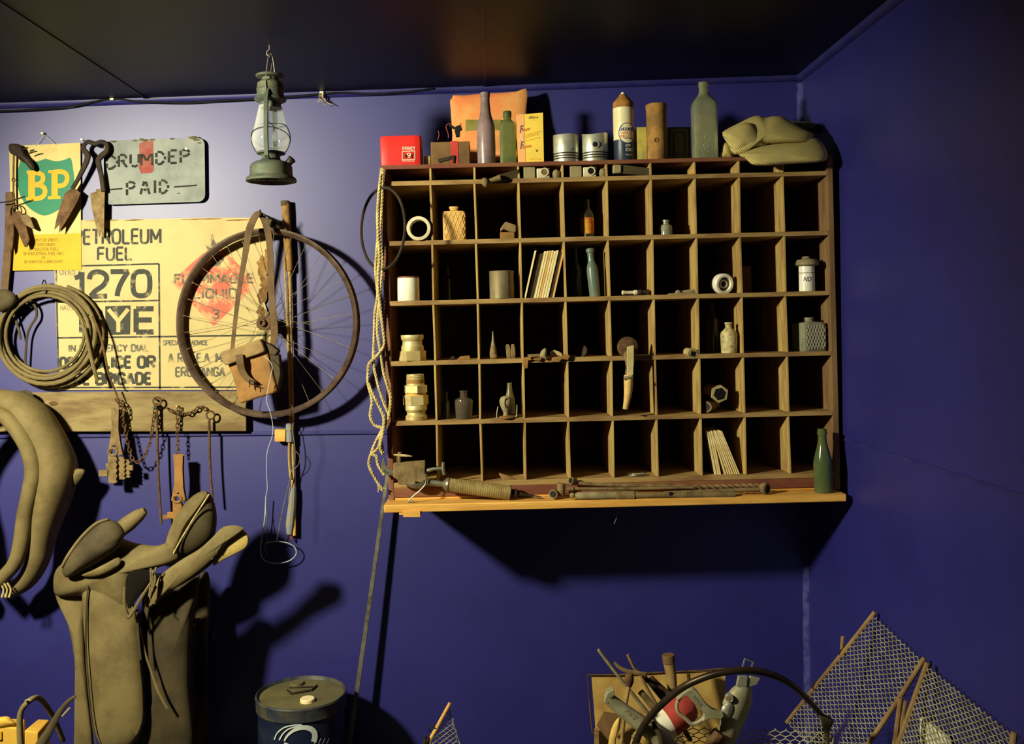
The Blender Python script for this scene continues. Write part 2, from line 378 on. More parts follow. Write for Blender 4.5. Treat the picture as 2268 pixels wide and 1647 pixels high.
b = MB(); b.box((XR - .002, -2.3, 1.222), (0.004, 4.6, 0.01)); struct(b.obj('trim_5', m_trim))
for k, x in ((6, -1.25), (7, -0.02)):
    b = MB(); b.box((x, -2.26, zc(x) - .0015), (0.012, 4.5, 0.003)); struct(b.obj('trim_%d' % k, m_ceil))
# cable stapled under the cornice
r = thing('electric_cable', 'thin black cable sagging along the top of the blue wall under the cornice', 'cable', P(500, 225, -.01))
b = MB(); b.ptube([(-20, 246), (60, 243), (150, 236), (245, 219), (300, 224), (400, 227), (480, 223), (560, 219), (640, 214), (712, 208), (760, 205), (830, 208), (900, 203), (960, 196)], 2.2, -.024, 6)
b.obj('wire', m_black, r)
for x, y in ((247, 217), (712, 206)):
    b = MB(); b.pbox(x - 4, y - 4, x + 4, y + 4, -.03, 0); b.obj('clip', m_white, r)
b = MB()
for k in range(9): b.ptube([(712, 206), (712 + random.uniform(-6, 6), 215), (714 + random.uniform(-14, 22), 219 + random.uniform(4, 14))], .6, -.03, 4, sm=3)
tag(b.obj('frayed_string', m_ropem), 'small tuft of frayed pale string tied to the cable clip under the cornice', 'string')
# ================================================================ pigeonhole cabinet
YF = -0.38; YB = -0.035                    # front edge and back of the cabinet
TH = 0.0122
EX = V((math.cos(TH), 0, math.sin(TH))); EZv = V((-math.sin(TH), 0, math.cos(TH)))
O = P(862, 1100, YF)
def loc2(px, py): p = P(px, py, YF) - O; return p.dot(EX), p.dot(EZv)
def W(a, bb, Y): return V((O.x, 0, O.z)) + EX * a + EZv * bb + V((0, Y, 0))
def lbox(mb, a0, a1, b0, b1, Y0, Y1): return mb.hexa([W(a0, b0, Y0), W(a1, b0, Y0), W(a1, b1, Y0), W(a0, b1, Y0)], [W(a0, b0, Y1), W(a1, b0, Y1), W(a1, b1, Y1), W(a0, b1, Y1)])
TS = 0.0148
RB = [loc2(912, y)[1] for y in (405.5, 538, 671, 804.5, 937)]      # mid-heights of the five shelves
BTOP1 = loc2(912, 364.5)[1]; BTOP0 = BTOP1 - 0.0135
BFL = loc2(1061, 1065)[1]                                            # floor of the lowest row
AL = loc2(861, 600)[0]; AR = loc2(1837, 600)[0]
AV = [AL + (AR - AL) * k / 10 for k in range(1, 10)]
ALO = loc2(846, 500)[0]; ARO = AR + 0.0195
BASE1 = loc2(1350, 1096)[1]; BASE0 = BASE1 - 0.0245                 # the base board
YBF = -0.462
r = thing('pigeonhole_cabinet', 'wooden pigeonhole cabinet of ten columns hung on the blue wall', 'cabinet', W((AL + AR) / 2, BASE0, -.2)); CAB = r
b = MB(); lbox(b, ALO, ARO, BTOP0, BTOP1, YF, YB); b.obj('top_board', m_redwood, r, .002)
b = MB(); lbox(b, ALO, AL, BASE1, BTOP0, YF, YB); b.obj('side_panel', m_redwoodz, r, .002)
b = MB(); lbox(b, AR, ARO, BASE1, BTOP0, YF, YB); b.obj('side_panel', M('brown_end_wood', (136, 108, 70), .75, 0, (112, 82, 56), 8, .1, stretch=(3, 3, .5)), r, .002)
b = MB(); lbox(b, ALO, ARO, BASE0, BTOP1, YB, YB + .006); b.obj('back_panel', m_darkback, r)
for q in RB:
    b = MB(); lbox(b, AL, AR, q - TS / 2, q + TS / 2, YF, YB); b.obj('shelf', m_wood, r, .0012)
b = MB(); lbox(b, AL, AR, BFL - .016, BFL, YF, YB); b.obj('shelf', m_wood, r, .0012)
lev = [BTOP0] + [q for q in RB] + [BFL]
for i in range(6):
    top = lev[i] - (TS / 2 if i else 0); bot = lev[i + 1] + (TS / 2 if i < 5 else 0)
    for k, a in enumerate(AV):
        j = random.uniform(-.0012, .0012)
        b = MB(); t = 0.0034; b.hexa([W(a - t + j, bot, YF + .001), W(a + t + j, bot, YF + .001), W(a + t - j, top, YF + .001), W(a - t - j, top, YF + .001)],
                                     [W(a - t + j, bot, YB), W(a + t + j, bot, YB), W(a + t - j, top, YB), W(a - t - j, top, YB)])
        b.obj('divider', m_woodz, r, .001)
b = MB(); lbox(b, AL, AR, BFL - .047, BFL - .0162, YF, YF + .02); b.obj('apron', m_redwood, r, .0015)
b = MB(); lbox(b, AL, AR, BASE1, BFL - .0475, YF + .004, YF + .022); b.obj('lower_rail', m_orangewood, r, .0015)
a0 = loc2(850, 1120)[0] + .008; p = P(1875, 1098, YBF) - O; a1 = p.dot(EX)
a0 = (P(850, 1120, YBF) - O).dot(EX)
b = MB(); lbox(b, a0, a1, BASE0, BASE1, YBF, YB); b.obj('base_board', m_orangewood, r, .003)
b = MB(); b.pbox(893, 1131, 931, 1145, -.47, -.3); b.pbox(884, 1133, 893, 1140, -.46, -.38); b.obj('cleat', m_orangewood, r, .001)
b = MB(); b.ptube([(1371, 1122), (1366, 1145), (1360, 1160)], .9, -.40, 5); b.obj('wire', m_bright, r)
SURF = [BTOP1] + [q + TS / 2 for q in RB] + [BFL, BASE1]              # 0 top, 1..5 shelves, 6 lowest row, 7 base board
def SB(px, row, Y, up=0.0):
    """point on a shelf surface that shows at pixel column px, depth Y"""
    X = (px - CX) * S(Y)
    for _ in range(3):
        bb = SURF[row] + up; a = ((X - O.x) + EZv.x * -bb) / EX.x; Z = O.z + EX.z * a + EZv.z * bb
        v = (EZ - Z) / S(Y); u = ((px - CX) - v * sr) / cr; X = u * S(Y)
    return V((X, Y, Z))
def sl(px, row, Y, prof, n=24, **k):
    """lathe standing on a shelf; prof in pixels"""
    s_ = S(Y); return MB().lathe(SB(px, row, Y), [(q[0] * s_, q[1] * s_) + tuple(q[2:]) for q in prof], EZv, n, **k)
def sbox(mb, x0, x1, row, Y0, Y1, h, up=0.0, shear=0.0):
    """box standing on a shelf between pixel columns, h pixels tall"""
    s_ = S(Y0); a = SB(x0, row, Y0, up); c = SB(x1, row, Y0, up); u = EZv * (h * s_) + EX * (shear * s_)
    f = [a, c, c + u, a + u]; return mb.hexa(f, [q + V((0, Y1 - Y0, 0)) for q in f])
def cylmap(base, R, th0, th1, h0, h1, ax=EZv):
    """chart on a standing cylinder; theta 0 faces the viewer"""
    def fn(u, v):
        t = th0 + (th1 - th0) * u
        return V(base) + V((math.sin(t) * R, -math.cos(t) * R, 0)) + ax * (h0 + (h1 - h0) * v)
    return fn
# ================================================================ signs on the wall
m_spaper = M('faded_cream_card', (200, 184, 120), 0.65, 0, (188, 170, 106), 5)
m_syel = M('sign_yellow', (196, 158, 16), 0.6, 0, (184, 146, 18), 6)
m_sgreen = M('sign_green', (22, 118, 84), 0.55, 0, (28, 110, 78), 9)
m_sink = M('faded_ink', (150, 124, 34), 0.7)
m_spink = M('faded_orange_ink', (232, 180, 112), 0.7)
r = thing('fuel_sign', 'tall yellow and cream card sign with a green shield and two big yellow letters', 'sign', P(100, 598, -.01))
b = MB(); Yp = -.010
b.prism(pxs([(20, 323), (178, 316), (180, 597), (27, 599)], Yp), (0, .003, 0)); b.obj('card', m_spaper, r)
b = MB(); b.prism(pxs([(25, 520), (179.5, 516), (180.2, 597.3), (27.5, 599.3)], Yp - .0006), (0, .0005, 0)); b.obj('yellow_band', m_syel, r)
sh = [(45, 356)] + spl([(45, 357), (62, 358), (78, 358), (90, 355), (101, 351)], 4) + spl([(101, 351), (114, 355), (126, 357), (142, 354), (156, 350), (161, 370), (164, 395), (162, 415), (155, 436), (140, 456), (120, 470), (99, 477), (80, 471), (60, 456), (46, 435), (39, 410), (38, 385), (45, 357)], 4)[1:-1]
b = MB(); b.prism(pxs(sh, Yp - .0008), (0, .0007, 0)); b.obj('shield', m_sgreen, r)
b = MB(); Y2 = Yp - .0012
for w_, q in ((15, [(70, 381), (70, 440)]), (7, [(59, 381), (78, 381)]), (7, [(58, 440), (78, 440)]),
              (10, spl([(68, 382.5), (84, 383), (93, 387), (95.5, 395), (92, 403), (83, 408), (68, 409)], 5)), (10.5, spl([(68, 410), (86, 410), (97, 415), (100, 424), (96, 434), (86, 439), (68, 440)], 5)),
              (14, [(121, 380), (121, 438)]), (7, [(107, 380), (128, 379.5)]), (7, [(106, 438), (134, 437)]),
              (10.5, spl([(119, 381), (136, 380), (146, 385), (149, 395), (145, 406), (136, 411), (119, 412)], 5))):
    Y2 -= 8e-5; b.pstrip(q, w_, Y2)
b.obj('lettering', m_syel, r)
b = MB()
for t, x0, x1, y in (('BP MOTOR SPIRITS', 66, 128, 532), ('BP KEROSINES', 73, 121, 542), ('BP TRACTOR FUELS', 64, 129, 552), ('BP INDUSTRIAL FUEL OILS', 52, 140, 562), ('BP ENERGOL LUBRICANTS', 54, 138, 580)):
    b.ptext(t, x0, y - 4, x1, y + 3, Y2, -.01)
b.ptext('OF', 92, 567, 100, 573, Y2)
b.obj('small_lettering', m_sink, r)
b = MB(); b.ptext('BP BP', 92, 328, 126, 337, Yp - .001, -.03, off=.01); b.obj('faded_lettering', m_spink, r)
b = MB(); b.ptube([(79, 322), (98, 298), (124, 321)], .7, -.012, 5, sm=0); b.obj('hanging_string', m_bright, r)
b = MB(); b.lathe(P(98, 297, 0), [(0, .002), (.014, .002), (.015, .005), (.018, .004)], (0, -1, 0), 10); b.obj('nail', m_nail, r)
# stencilled plate
m_galv = M('weathered_galvanised_tin', (128, 132, 126), 0.6, 0.1, (100, 108, 102), 7, 0.1)
m_stencil = M('stencil_black', (30, 30, 26), 0.8, 0, (60, 58, 48), 30)
m_redpatch = M('faded_red_paint', (140, 62, 54), 0.75, 0, (146, 92, 80), 22)
m_flake = M('rust_flakes', (70, 66, 46), 0.85, 0, (110, 100, 70), 30)
r = thing('stencilled_plate', 'grey tin plate stencilled DRUM DEP PAID with a red patch, beside the green shield sign', 'sign', P(345, 452, -.02))
def rrect(x0, y0, x1, y1, rr, sk=lambda x, y: (x, y), n=5):
    o = []
    for cx_, cy_, a in ((x1 - rr, y0 + rr, -90), (x1 - rr, y1 - rr, 0), (x0 + rr, y1 - rr, 90), (x0 + rr, y0 + rr, 180)):
        for k in range(n + 1):
            t = math.radians(a + 90 * k / n); o.append(sk(cx_ + rr * math.cos(t), cy_ + rr * math.sin(t)))
    return o
skp = lambda x, y: (x + (y - 300) * .012, y - (x - 343) * .032 + 2)
b = MB(); b.pprism(rrect(229, 306, 453, 448, 16, skp), -.020, .002); b.obj('plate', m_galv, r, .0006)
b = MB(); b.pprism([(308, 318), (316, 314), (339, 312), (341, 376), (336, 383), (312, 384), (308, 372)], -.0206, .0004); b.obj('red_patch', m_redpatch, r)
b = MB()
for x, y, q in ((250, 313, 10), (300, 311, 8), (318, 310, 14), (338, 309, 9), (382, 307, 7), (428, 304, 15), (436, 310, 10), (442, 316, 7), (432, 361, 3), (395, 428, 5)):
    b.pprism([(x + q * random.uniform(.5, 1) * math.cos(t), y + q * .35 * random.uniform(.4, 1) * math.sin(t)) for t in [k * .63 for k in range(10)]], -.0207, .0004)
b.obj('rust_flakes', m_flake, r)
STROKES = {'D': [[(0, .08), (0, .42)], [(0, .58), (0, .95)], [(.15, 0), (.5, .03), (.85, .25)], [(.95, .38), (.95, .62)], [(.85, .75), (.5, .97), (.15, 1)]],
           'R': [[(0, .05), (0, .95)], [(.15, 0), (.6, .02), (.8, .15), (.8, .3)], [(.65, .45), (.2, .5)], [(.45, .58), (.9, .98)]],
           'U': [[(0, 0), (0, .75)], [(.12, .92), (.5, 1), (.8, .88)], [(.9, .7), (.9, 0)]],
           'M': [[(0, .98), (0, .05)], [(.15, .1), (.45, .6)], [(.55, .6), (.85, .1)], [(1, .05), (1, .98)]],
           'E': [[(0, .05), (0, .95)], [(.18, 0), (.85, 0)], [(.18, .48), (.6, .48)], [(.18, 1), (.85, 1)]],
           'P': [[(0, .05), (0, .42)], [(0, .55), (0, 1)], [(.18, 0), (.65, .03), (.9, .18)], [(.9, .3), (.6, .46), (.2, .5)]],
           'A': [[(0, 1), (.18, .55)], [(.26, .38), (.42, .02)], [(.58, .05), (.74, .42)], [(.8, .55), (1, 1)], [(.35, .66), (.65, .66)]],
           'I': [[(.5, .02), (.5, .98)]]}
b = MB()
for ch, x, y, ww, hh in (('D', 236, 345, 24, 29), ('R', 263, 343, 20, 28), ('U', 289, 342, 20, 27), ('M', 313, 339, 24, 28), ('D', 346, 336, 20, 28), ('E', 374, 333, 20, 28), ('P', 400, 332, 22, 28),
                         ('P', 281, 403, 20, 29), ('A', 311, 401, 20, 29), ('I', 335, 399, 16, 29), ('D', 354, 399, 19, 29)):
    for st in STROKES[ch]: b.pstrip([(x + u * ww, y + v * hh - (u * ww) * .03) for u, v in st], 5.2, -.0212)
b.pstrip([(237, 420), (271, 417.5)], 3.4, -.0212); b.pstrip([(385, 414), (436, 410)], 3.4, -.0212)
b.obj('stencilled_lettering', m_stencil, r)
for x, y in ((241, 341), (417, 332)):
    b = MB(); b.lathe(P(x, y, 0), [(0, .0018), (.020, .0018), (.021, .005), (.0245, .004)], (0, -1, 0), 10); b.obj('nail', m_nail, r)
# petroleum sign
m_pet = M('aged_cream_sign', (188, 170, 116), 0.65, 0, (168, 144, 92), 3.2, lo=.45, hi=.75)
m_pink = M('worn_black_print', (58, 58, 52), 0.75, 0, (186, 166, 112), 22, lo=.54, hi=.7)
m_pink2 = M('half_worn_black_print', (96, 92, 76), 0.75, 0, (186, 166, 112), 26, lo=.5, hi=.66)
m_pfaint = M('faded_black_print', (110, 104, 84), 0.75, 0, (196, 176, 118), 20, lo=.42, hi=.6)
m_dia = M('worn_red_diamond', (200, 98, 76), 0.7, 0, (206, 176, 122), 16, lo=.46, hi=.6)
m_prust = M('sign_rust', (104, 74, 38), 0.85, 0, (160, 124, 70), 18)
r = thing('petroleum_fuel_sign', 'large worn cream sign reading PETROLEUM FUEL 1270 above the wooden plank', 'sign', P(360, 862, -.008)); PET = r
edge = [(598, 482), (601, 520), (597, 548), (590, 566), (596, 590), (588, 612), (594, 640), (585, 668), (596, 700), (602, 740), (604, 800), (604, 860)]
b = MB(); b.prism(pxs([(117, 489), (300, 485), (480, 482)] + edge + [(520, 863), (300, 863), (129, 863), (124, 700)], -.008), (0, .003, 0)); b.obj('sheet', m_pet, r)
YQ = -.0088
b = MB(); b.ptype('PETROLEUM', 162, 507, 356, 543, YQ, 5.2, -.014)
b.ptype('FUEL', 216, 546, 292, 578, YQ, 5, -.012); b.ptype('1270', 164, 597, 333, 662, YQ, 11, -.012, .2)
b.ptype('R', 178, 680, 222, 742, YQ, 11.5, -.01); b.ptype('E', 298, 678, 340, 741, YQ, 11.5, -.01)
b.ptype('POLICE OR', 188, 787, 342, 817, YQ, 6.5, -.004); b.ptype('000', 133, 789, 180, 818, YQ, 6.5)
b.ptype('FIRE BRIGADE', 138, 824, 334, 854, YQ, 6.5, -.006)
b.obj('lettering', m_pink, r)
b = MB(); b.pprism([(233, 678), (289, 676), (288, 740), (234, 742)], YQ + .0002, .0004); b.obj('dark_square', m_pink, r)
b = MB(); b.ptype('Y', 240, 680, 284, 740, YQ - .0006, 9, -.01); b.obj('reversed_letter', m_pet, r)
b = MB(); b.ptype('IN EMERGENCY DIAL', 152, 762, 328, 780, YQ, 3.6, -.005); b.ptext('UN NO', 132, 598, 166, 609, YQ); b.ptext('HAZCHEM', 134, 676, 178, 687, YQ)
b.ptype('SPECIALIST ADVICE', 361, 753, 459, 765, YQ, 2.2, -.005); b.ptype('A R & E.A. MERCER', 373, 781, 555, 804, YQ, 4, -.006)
b.ptype('EROMANGA', 389, 812, 497, 835, YQ, 4, -.006)
b.obj('small_lettering', m_pink2, r)
b = MB()
for q in ([(126, 590), (352, 584)], [(352, 584), (354, 862)], [(127, 669), (353, 665)], [(127, 748), (600, 742)], [(130, 858), (545, 857)], [(124, 594), (130, 858)]): b.pstrip([q[0], ((q[0][0] + q[1][0]) / 2, (q[0][1] + q[1][1]) / 2), q[1]], 3.6, YQ)
b.obj('ruled_lines', m_pink, r)
b = MB(); b.prism(pxs([(478, 536), (571, 628), (473, 722), (378, 624)], -.0086), (0, .0005, 0)); b.obj('red_diamond', m_dia, r)
b = MB(); b.pprism([(478, 578), (470, 572), (468, 560), (459, 552), (455, 543), (463, 545), (468, 540), (466, 525), (470, 518), (474, 532), (478, 540), (485, 536), (489, 545), (487, 556), (480, 562)], -.0094, .0004)
b.pprism([(462, 590), (478, 575), (490, 566), (497, 572), (485, 588)], -.0094, .0004); b.obj('flame', m_pink2, r)
b = MB(); b.ptype('FLAMMABLE', 386, 606, 560, 629, -.0096, 4, -.01); b.ptype('LIQUID', 428, 638, 524, 662, -.0096, 4, -.005); b.ptype('3', 469, 684, 484, 707, -.0096, 3.4)
b.obj('diamond_lettering', m_pink2, r)
b = MB()
for x, y, q in ((583, 590, 24), (588, 625, 22), (580, 655, 20), (592, 560, 14), (578, 690, 16)):
    b.pprism([(min(x + q * random.uniform(.35, .8) * math.cos(t), 604), y + q * random.uniform(.6, 1.1) * math.sin(t)) for t in [k * .45 for k in range(14)]], -.0094 - q * 1e-5, .0003)
b.obj('rust_patch', m_prust, r)
b = MB()
for x0, x1, y in ((190, 262, 489), (275, 320, 488), (400, 490, 486), (500, 560, 488)): b.pstrip([(x0, y), ((x0 + x1) / 2, y - 1), (x1, y - 2)], [1, 3, 1], YQ)
b.obj('edge_rust', m_prust, r)
# ================================================================ shears
r = thing('sheep_shears', 'rusty sheep shears with open triangular blades hanging on a nail between two signs', 'shears', P(195, 312, -.04))
b = MB(); b.pprism([(120, 508), (126, 478), (143, 428), (162, 414), (178, 427), (172, 445), (152, 480), (130, 515), (132, 496)], -.045, .004); b.obj('blade', m_rust, r, .0008)
b = MB(); b.pprism([(199, 428), (213, 424), (213, 418), (232, 419), (231, 470), (230, 530), (224, 508), (220, 525), (212, 500), (203, 460)], -.040, .004); b.obj('blade', m_dustiron, r, .0008)
b = MB(); b.ptube([(160, 418), (172, 398), (190, 362), (194, 344), (186, 332), (186, 322), (195, 314), (210, 318), (225, 314), (236, 320), (236, 334), (224, 346), (218, 358), (225, 392), (229, 424)], [5, 5, 6.5, 7, 6, 5, 5, 5, 5, 5, 6, 7, 6.5, 5.5, 5.5], -.043, 8, flat=.8); b.obj('bow_handle', m_darkiron, r)
b = MB(); b.lathe(P(195, 315, 0), [(0, .002), (.05, .002), (.051, .006), (.055, .004)], (0, -1, 0), 10); b.obj('nail', m_nail, r)
# ================================================================ hanging iron bits over the BP sign
r = thing('hook_chain_bundle', 'dark iron catch and chain with a ring of rusted tags over the green shield sign', 'chain', P(35, 545, -.04))
b = MB(); b.puff([(20, 320), (34, 318), (46, 322), (56, 342), (70, 356), (77, 370), (74, 377), (66, 374), (56, 362), (46, 356), (36, 346), (22, 338)], -.035, .016, tilt=(0, 0)); b.obj('catch', m_darkiron, r)
b = MB(); b.ptube([(52, 330), (58, 328), (62, 327)], 1.8, -.045, 6); b.ptube([(62, 341), (72, 337), (82, 335)], 1.6, -.045, 6); b.obj('prong', m_darkiron, r)
b = MB(); b.ptube([(31, 340), (30, 370), (30, 398)], 2.4, -.03, 6, flat=.5); b.ptube([(30, 405), (30, 430), (31, 462)], 2.2, -.03, 6, flat=.5); chain(b, pxs([(30, 394), (30, 410)], -.03), .016, .0022); b.obj('link_rod', m_rust, r)
b = MB(); b.tube([P(35 + 13 * math.cos(t), 468 + 16 * math.sin(t), -.034) for t in [k * .393 for k in range(16)]], .0024, 6, True); b.obj('ring', m_rust, r)
b = MB(); b.pprism([(27, 470), (42, 466), (52, 478), (56, 495), (65, 530), (60, 546), (54, 547), (46, 530), (38, 508), (30, 495), (24, 480)], -.046, .006); b.obj('tag', m_rust, r, .0015)
b = MB(); b.pprism([(45, 476), (58, 474), (66, 480), (76, 505), (70, 506), (56, 498), (48, 488)], -.050, .006); b.obj('tag', m_dustiron, r, .0015)
b = MB(); b.pprism([(22, 474), (30, 490), (30, 520), (27, 552), (22, 560), (18, 540), (15, 500)], -.042, .006); b.obj('tag', m_rust, r, .0015)
b = MB(); b.ptube([(-12, 449), (20, 446), (55, 435)], 1.7, -.06, 6); b.obj('iron_bar', m_darkiron, r)
r = thing('leather_strap', 'brown leather strap hanging straight down past the shield sign to the coiled whip', 'strap', P(12, 650, -.03))
b = MB(); b.ptube([(20, 425), (21, 480), (18, 540), (14, 600), (10, 650)], [7, 9, 8, 8.5, 8], -.024, 4, flat=.25); b.obj('band', m_strap, r)
b = MB(); b.lathe(P(12, 645, -.026), [(0, .008), (.006, .008), (.009, .004)], (0, -1, 0), 10); b.obj('rivet', m_darkiron, r)
# ================================================================ coiled stock whip
r = thing('coiled_stock_whip', 'coiled plaited leather stock whip in many loops hanging against the petroleum sign', 'whip', P(105, 860, -.05))
pts = []; T = 6.6 * 2 * math.pi; n_ = 230
for i in range(n_ + 1):
    t = T * i / n_; k = i / n_; e = 114 - 27 * k + 4.5 * math.sin(t * .43 + 1) + 2.5 * math.sin(t * 1.37)
    cx_ = 106 - 6 * k + 4 * math.sin(t * .33); cy_ = 743 - 3 * k
    pts.append(P(cx_ + e * math.cos(t - 1.2), cy_ + e * .985 * math.sin(t - 1.2), -.045 + .018 * math.sin(t * .61 + .7)))
b = MB(); b.tube(pts, [4.8 * S(-.04), 4.6 * S(-.04), 3.6 * S(-.04)], 8); b.obj('thong', m_leather, r)
b = MB(); b.ptube([(188, 725), (197, 770), (207, 812), (216, 843)], [3.4, 4, 4.4, 4.6], -.078, 8); b.obj('handle', m_leather, r)
b = MB(); b.ptube([(205, 700), (222, 742), (232, 785), (240, 825), (252, 858), (262, 882)], [3.2, 2.8, 2.6, 2.4, 2.2, 1.4], -.075, 6); b.obj('lash', m_strap, r)
b = MB()
for cx_, cy_ in ((98, 637), (193, 690)):
    b.tube([P(cx_ + 5 * math.cos(t), cy_ + (17 if cx_ < 150 else 9) * math.sin(t), -.045 - .016 * math.cos(t * 1)) for t in [k * .52 for k in range(12)]], .0022, 5, True)
b.obj('binding', m_black, r)
r = thing('knotted_thongs', 'knotted bundle of thin leather thongs with a loop inside the coiled whip', 'thongs', P(40, 830, -.03))
b = MB(); b.puff([(-12, 650), (10, 640), (32, 650), (36, 668), (20, 684), (-12, 690)], -.075, .03); b.obj('knot', m_leatherd, r)
for q in ([(28, 664), (50, 660), (70, 668), (80, 684), (80, 702), (68, 722), (60, 745), (57, 780), (56, 806), (58, 822)], [(26, 672), (32, 700), (42, 732), (46, 752)], [(10, 680), (14, 700), (4, 735), (10, 760), (30, 792)], [(30, 655), (50, 664), (66, 678)]):
    b = MB(); b.ptube(q, [3.6, 3, 2.6, 2.4], -.03, 6); b.obj('thong', m_leatherd, r)
# ================================================================ plank with trap gear
r = thing('timber_plank', 'long weathered timber plank fixed along the blue wall below the petroleum sign', 'plank', P(270, 955, -.02))
b = MB(); b.hexa(pxs([(-40, 956), (546, 955), (545, 866), (-40, 869)], -.034), pxs([(-40, 956), (546, 955), (545, 866), (-40, 869)], -.002)); b.obj('board', m_plank, r, .003)
b = MB(); b.puff([(108, 892), (118, 888), (128, 891), (126, 897), (114, 898)], -.0345, .0012, 3); b.obj('wood_knot', m_rust, r)
for x, y in ((372, 903), (395, 899), (457, 906), (348, 884)):
    b = MB(); b.lathe(P(x, y, -.034), [(0, .0022), (.012, .0022), (.013, .005), (.016, .0035)], (0, -1, 0), 10); b.obj('nail', m_nail if x in (395, 457) else m_rust, r)
b = MB(); b.ptube([(40, 895, 0), (42, 878, -.01), (55, 869, -.03), (68, 876, -.05), (70, 896, -.05)], 6, -.04, 8, flat=.5); b.obj('leather_hanger', m_leatherd, r)
# chains and trap stakes
def stake(label, top, bot, Y, ringc):
    r = thing('trap_stake', label, 'stake', P(bot[0], bot[1], Y), 'iron trap stakes hanging from the plank')
    b = MB(); b.ptube([top, ((top[0] + bot[0]) / 2 - 2, (top[1] + bot[1]) / 2), bot], [3.2, 2.8, 2.8], Y, 8); b.obj('rod', m_rust, r)
    b = MB(); b.tube([P(ringc[0] + 9 * math.cos(t), ringc[1] + 9 * math.sin(t), Y - .006 + .004 * math.cos(t)) for t in [k * .449 for k in range(14)]], .0035, 6, True); b.obj('ring', m_rust, r)
    return r
stake('thin iron trap stake tied with green thread, hanging from the plank between the rabbit traps', (347, 900), (357, 1160), -.058, (348, 888))
stake('thin iron trap stake at the plank end under the bicycle wheel, dropping behind the saddle', (463, 930), (471, 1112), -.058, (466, 919))
b = MB(); b.ptube([(340, 905), (345, 895), (352, 899), (350, 908)], 3, -.05, 6); tag(b.obj('green_thread', M('green_thread', (60, 104, 62), .8)), 'scrap of green thread wound on the trap stake ring on the plank', 'thread')
r = thing('slack_chain', 'thin rusty chain looping slack from the first rabbit trap to the stake with green thread', 'chain', P(300, 1022, -.06))
b = MB(); chain(b, dense(pxs(spl([(258, 882), (268, 905), (275, 940), (284, 985), (293, 1015), (300, 1024), (315, 1018), (326, 998), (335, 965), (340, 930), (345, 895)], 4), -.062), .01), .021, .0021); chain(b, dense(pxs(spl([(260, 885), (272, 895), (274, 915), (268, 930)], 4), -.07), .01), .021, .0021); b.obj('links', m_rust, r)
r = thing('short_chain', 'short rusty chain draped between two brass nails on the plank', 'chain', P(425, 912, -.05))
b = MB(); chain(b, dense(pxs(spl([(376, 908), (390, 912), (400, 914), (415, 916), (428, 912), (438, 902), (448, 900), (456, 907)], 4), -.048), .01), .021, .0023); b.obj('links', m_rust, r)
r = thing('hanging_chain', 'thin rusty chain hanging off a brass nail down to the second rabbit trap', 'chain', P(393, 1006, -.05))
b = MB(); chain(b, dense(pxs([(396, 900), (393, 935), (393, 970), (394, 1004)], -.052), .01), .021, .0021); b.obj('links', m_rust, r)
def trap(label, mat, base, spring, eye, jaws, extra, Y):
    r = thing('rabbit_trap', label, 'trap', P(base[0], base[1], Y), 'rabbit traps hanging under the plank')
    b = MB(); b.pprism(spring, Y, .004); b.pprism([(x + 3, y + 1) for x, y in spring], Y + .018, .003); b.obj('spring', mat, r, .0008)
    b = MB(); b.tube([P(eye[0] + 9.5 * math.cos(t), eye[1] + 8 * math.sin(t), Y) for t in [k * .393 for k in range(16)]], .005, 6, True); b.obj('spring_eye', mat, r)
    for x0, x1, y0, y1, dy in jaws:
        q = [(x0, y0)]
        for k in range(9): q += [(x0 + (x1 - x0) * .5 + (3 if k % 2 else -1), y0 + (y1 - y0) * (k + .5) / 9)]
        b = MB(); b.pprism([(x0, y0), (x1 - 3, y0 - 1)] + [(x1 + (1.6 if k % 2 else -1.6), y0 + (y1 - y0) * (k + .5) / 10) for k in range(10)] + [(x1 - 2, y1), (x0 + 1, y1 - 1)], Y + dy, .016); b.obj('jaw', mat, r, .0008)
    for name, x0, y0, x1, y1, dy, th in extra:
        b = MB(); b.pbox(x0, y0, x1, y1, Y + dy, Y + dy + th); b.obj(name, mat, r, .0015)
    return r
trap('dusty steel rabbit trap with closed serrated jaws beside the horse collar', m_dustiron, (262, 1075), [(246, 904), (263, 902), (262, 950), (267, 985), (272, 1006), (262, 1008), (255, 985), (247, 988), (244, 1010), (238, 1006), (243, 975), (247, 945)], (250, 1000),
     [(239, 258, 1007, 1070, 0), (262, 276, 1012, 1062, .012), (277, 287, 1018, 1058, .02)], [('trigger_plate', 218, 1041, 238, 1055, .004, .01), ('base_bar', 234, 1026, 288, 1050, .03, .008), ('pin', 284, 1030, 294, 1042, .004, .012)], -.085)
trap('orange tan rusted rabbit trap hanging partly behind the saddle', m_tan, (390, 1150), [(383, 1006), (405, 1005), (404, 1040), (406, 1080), (411, 1108), (402, 1110), (396, 1090), (389, 1094), (386, 1112), (379, 1108), (386, 1070), (386, 1040)], (392, 1104),
     [(382, 402, 1112, 1165, 0)], [('trigger_plate', 370, 1134, 384, 1148, .004, .01), ('base_bar', 360, 1140, 372, 1150, .02, .008)], -.085)
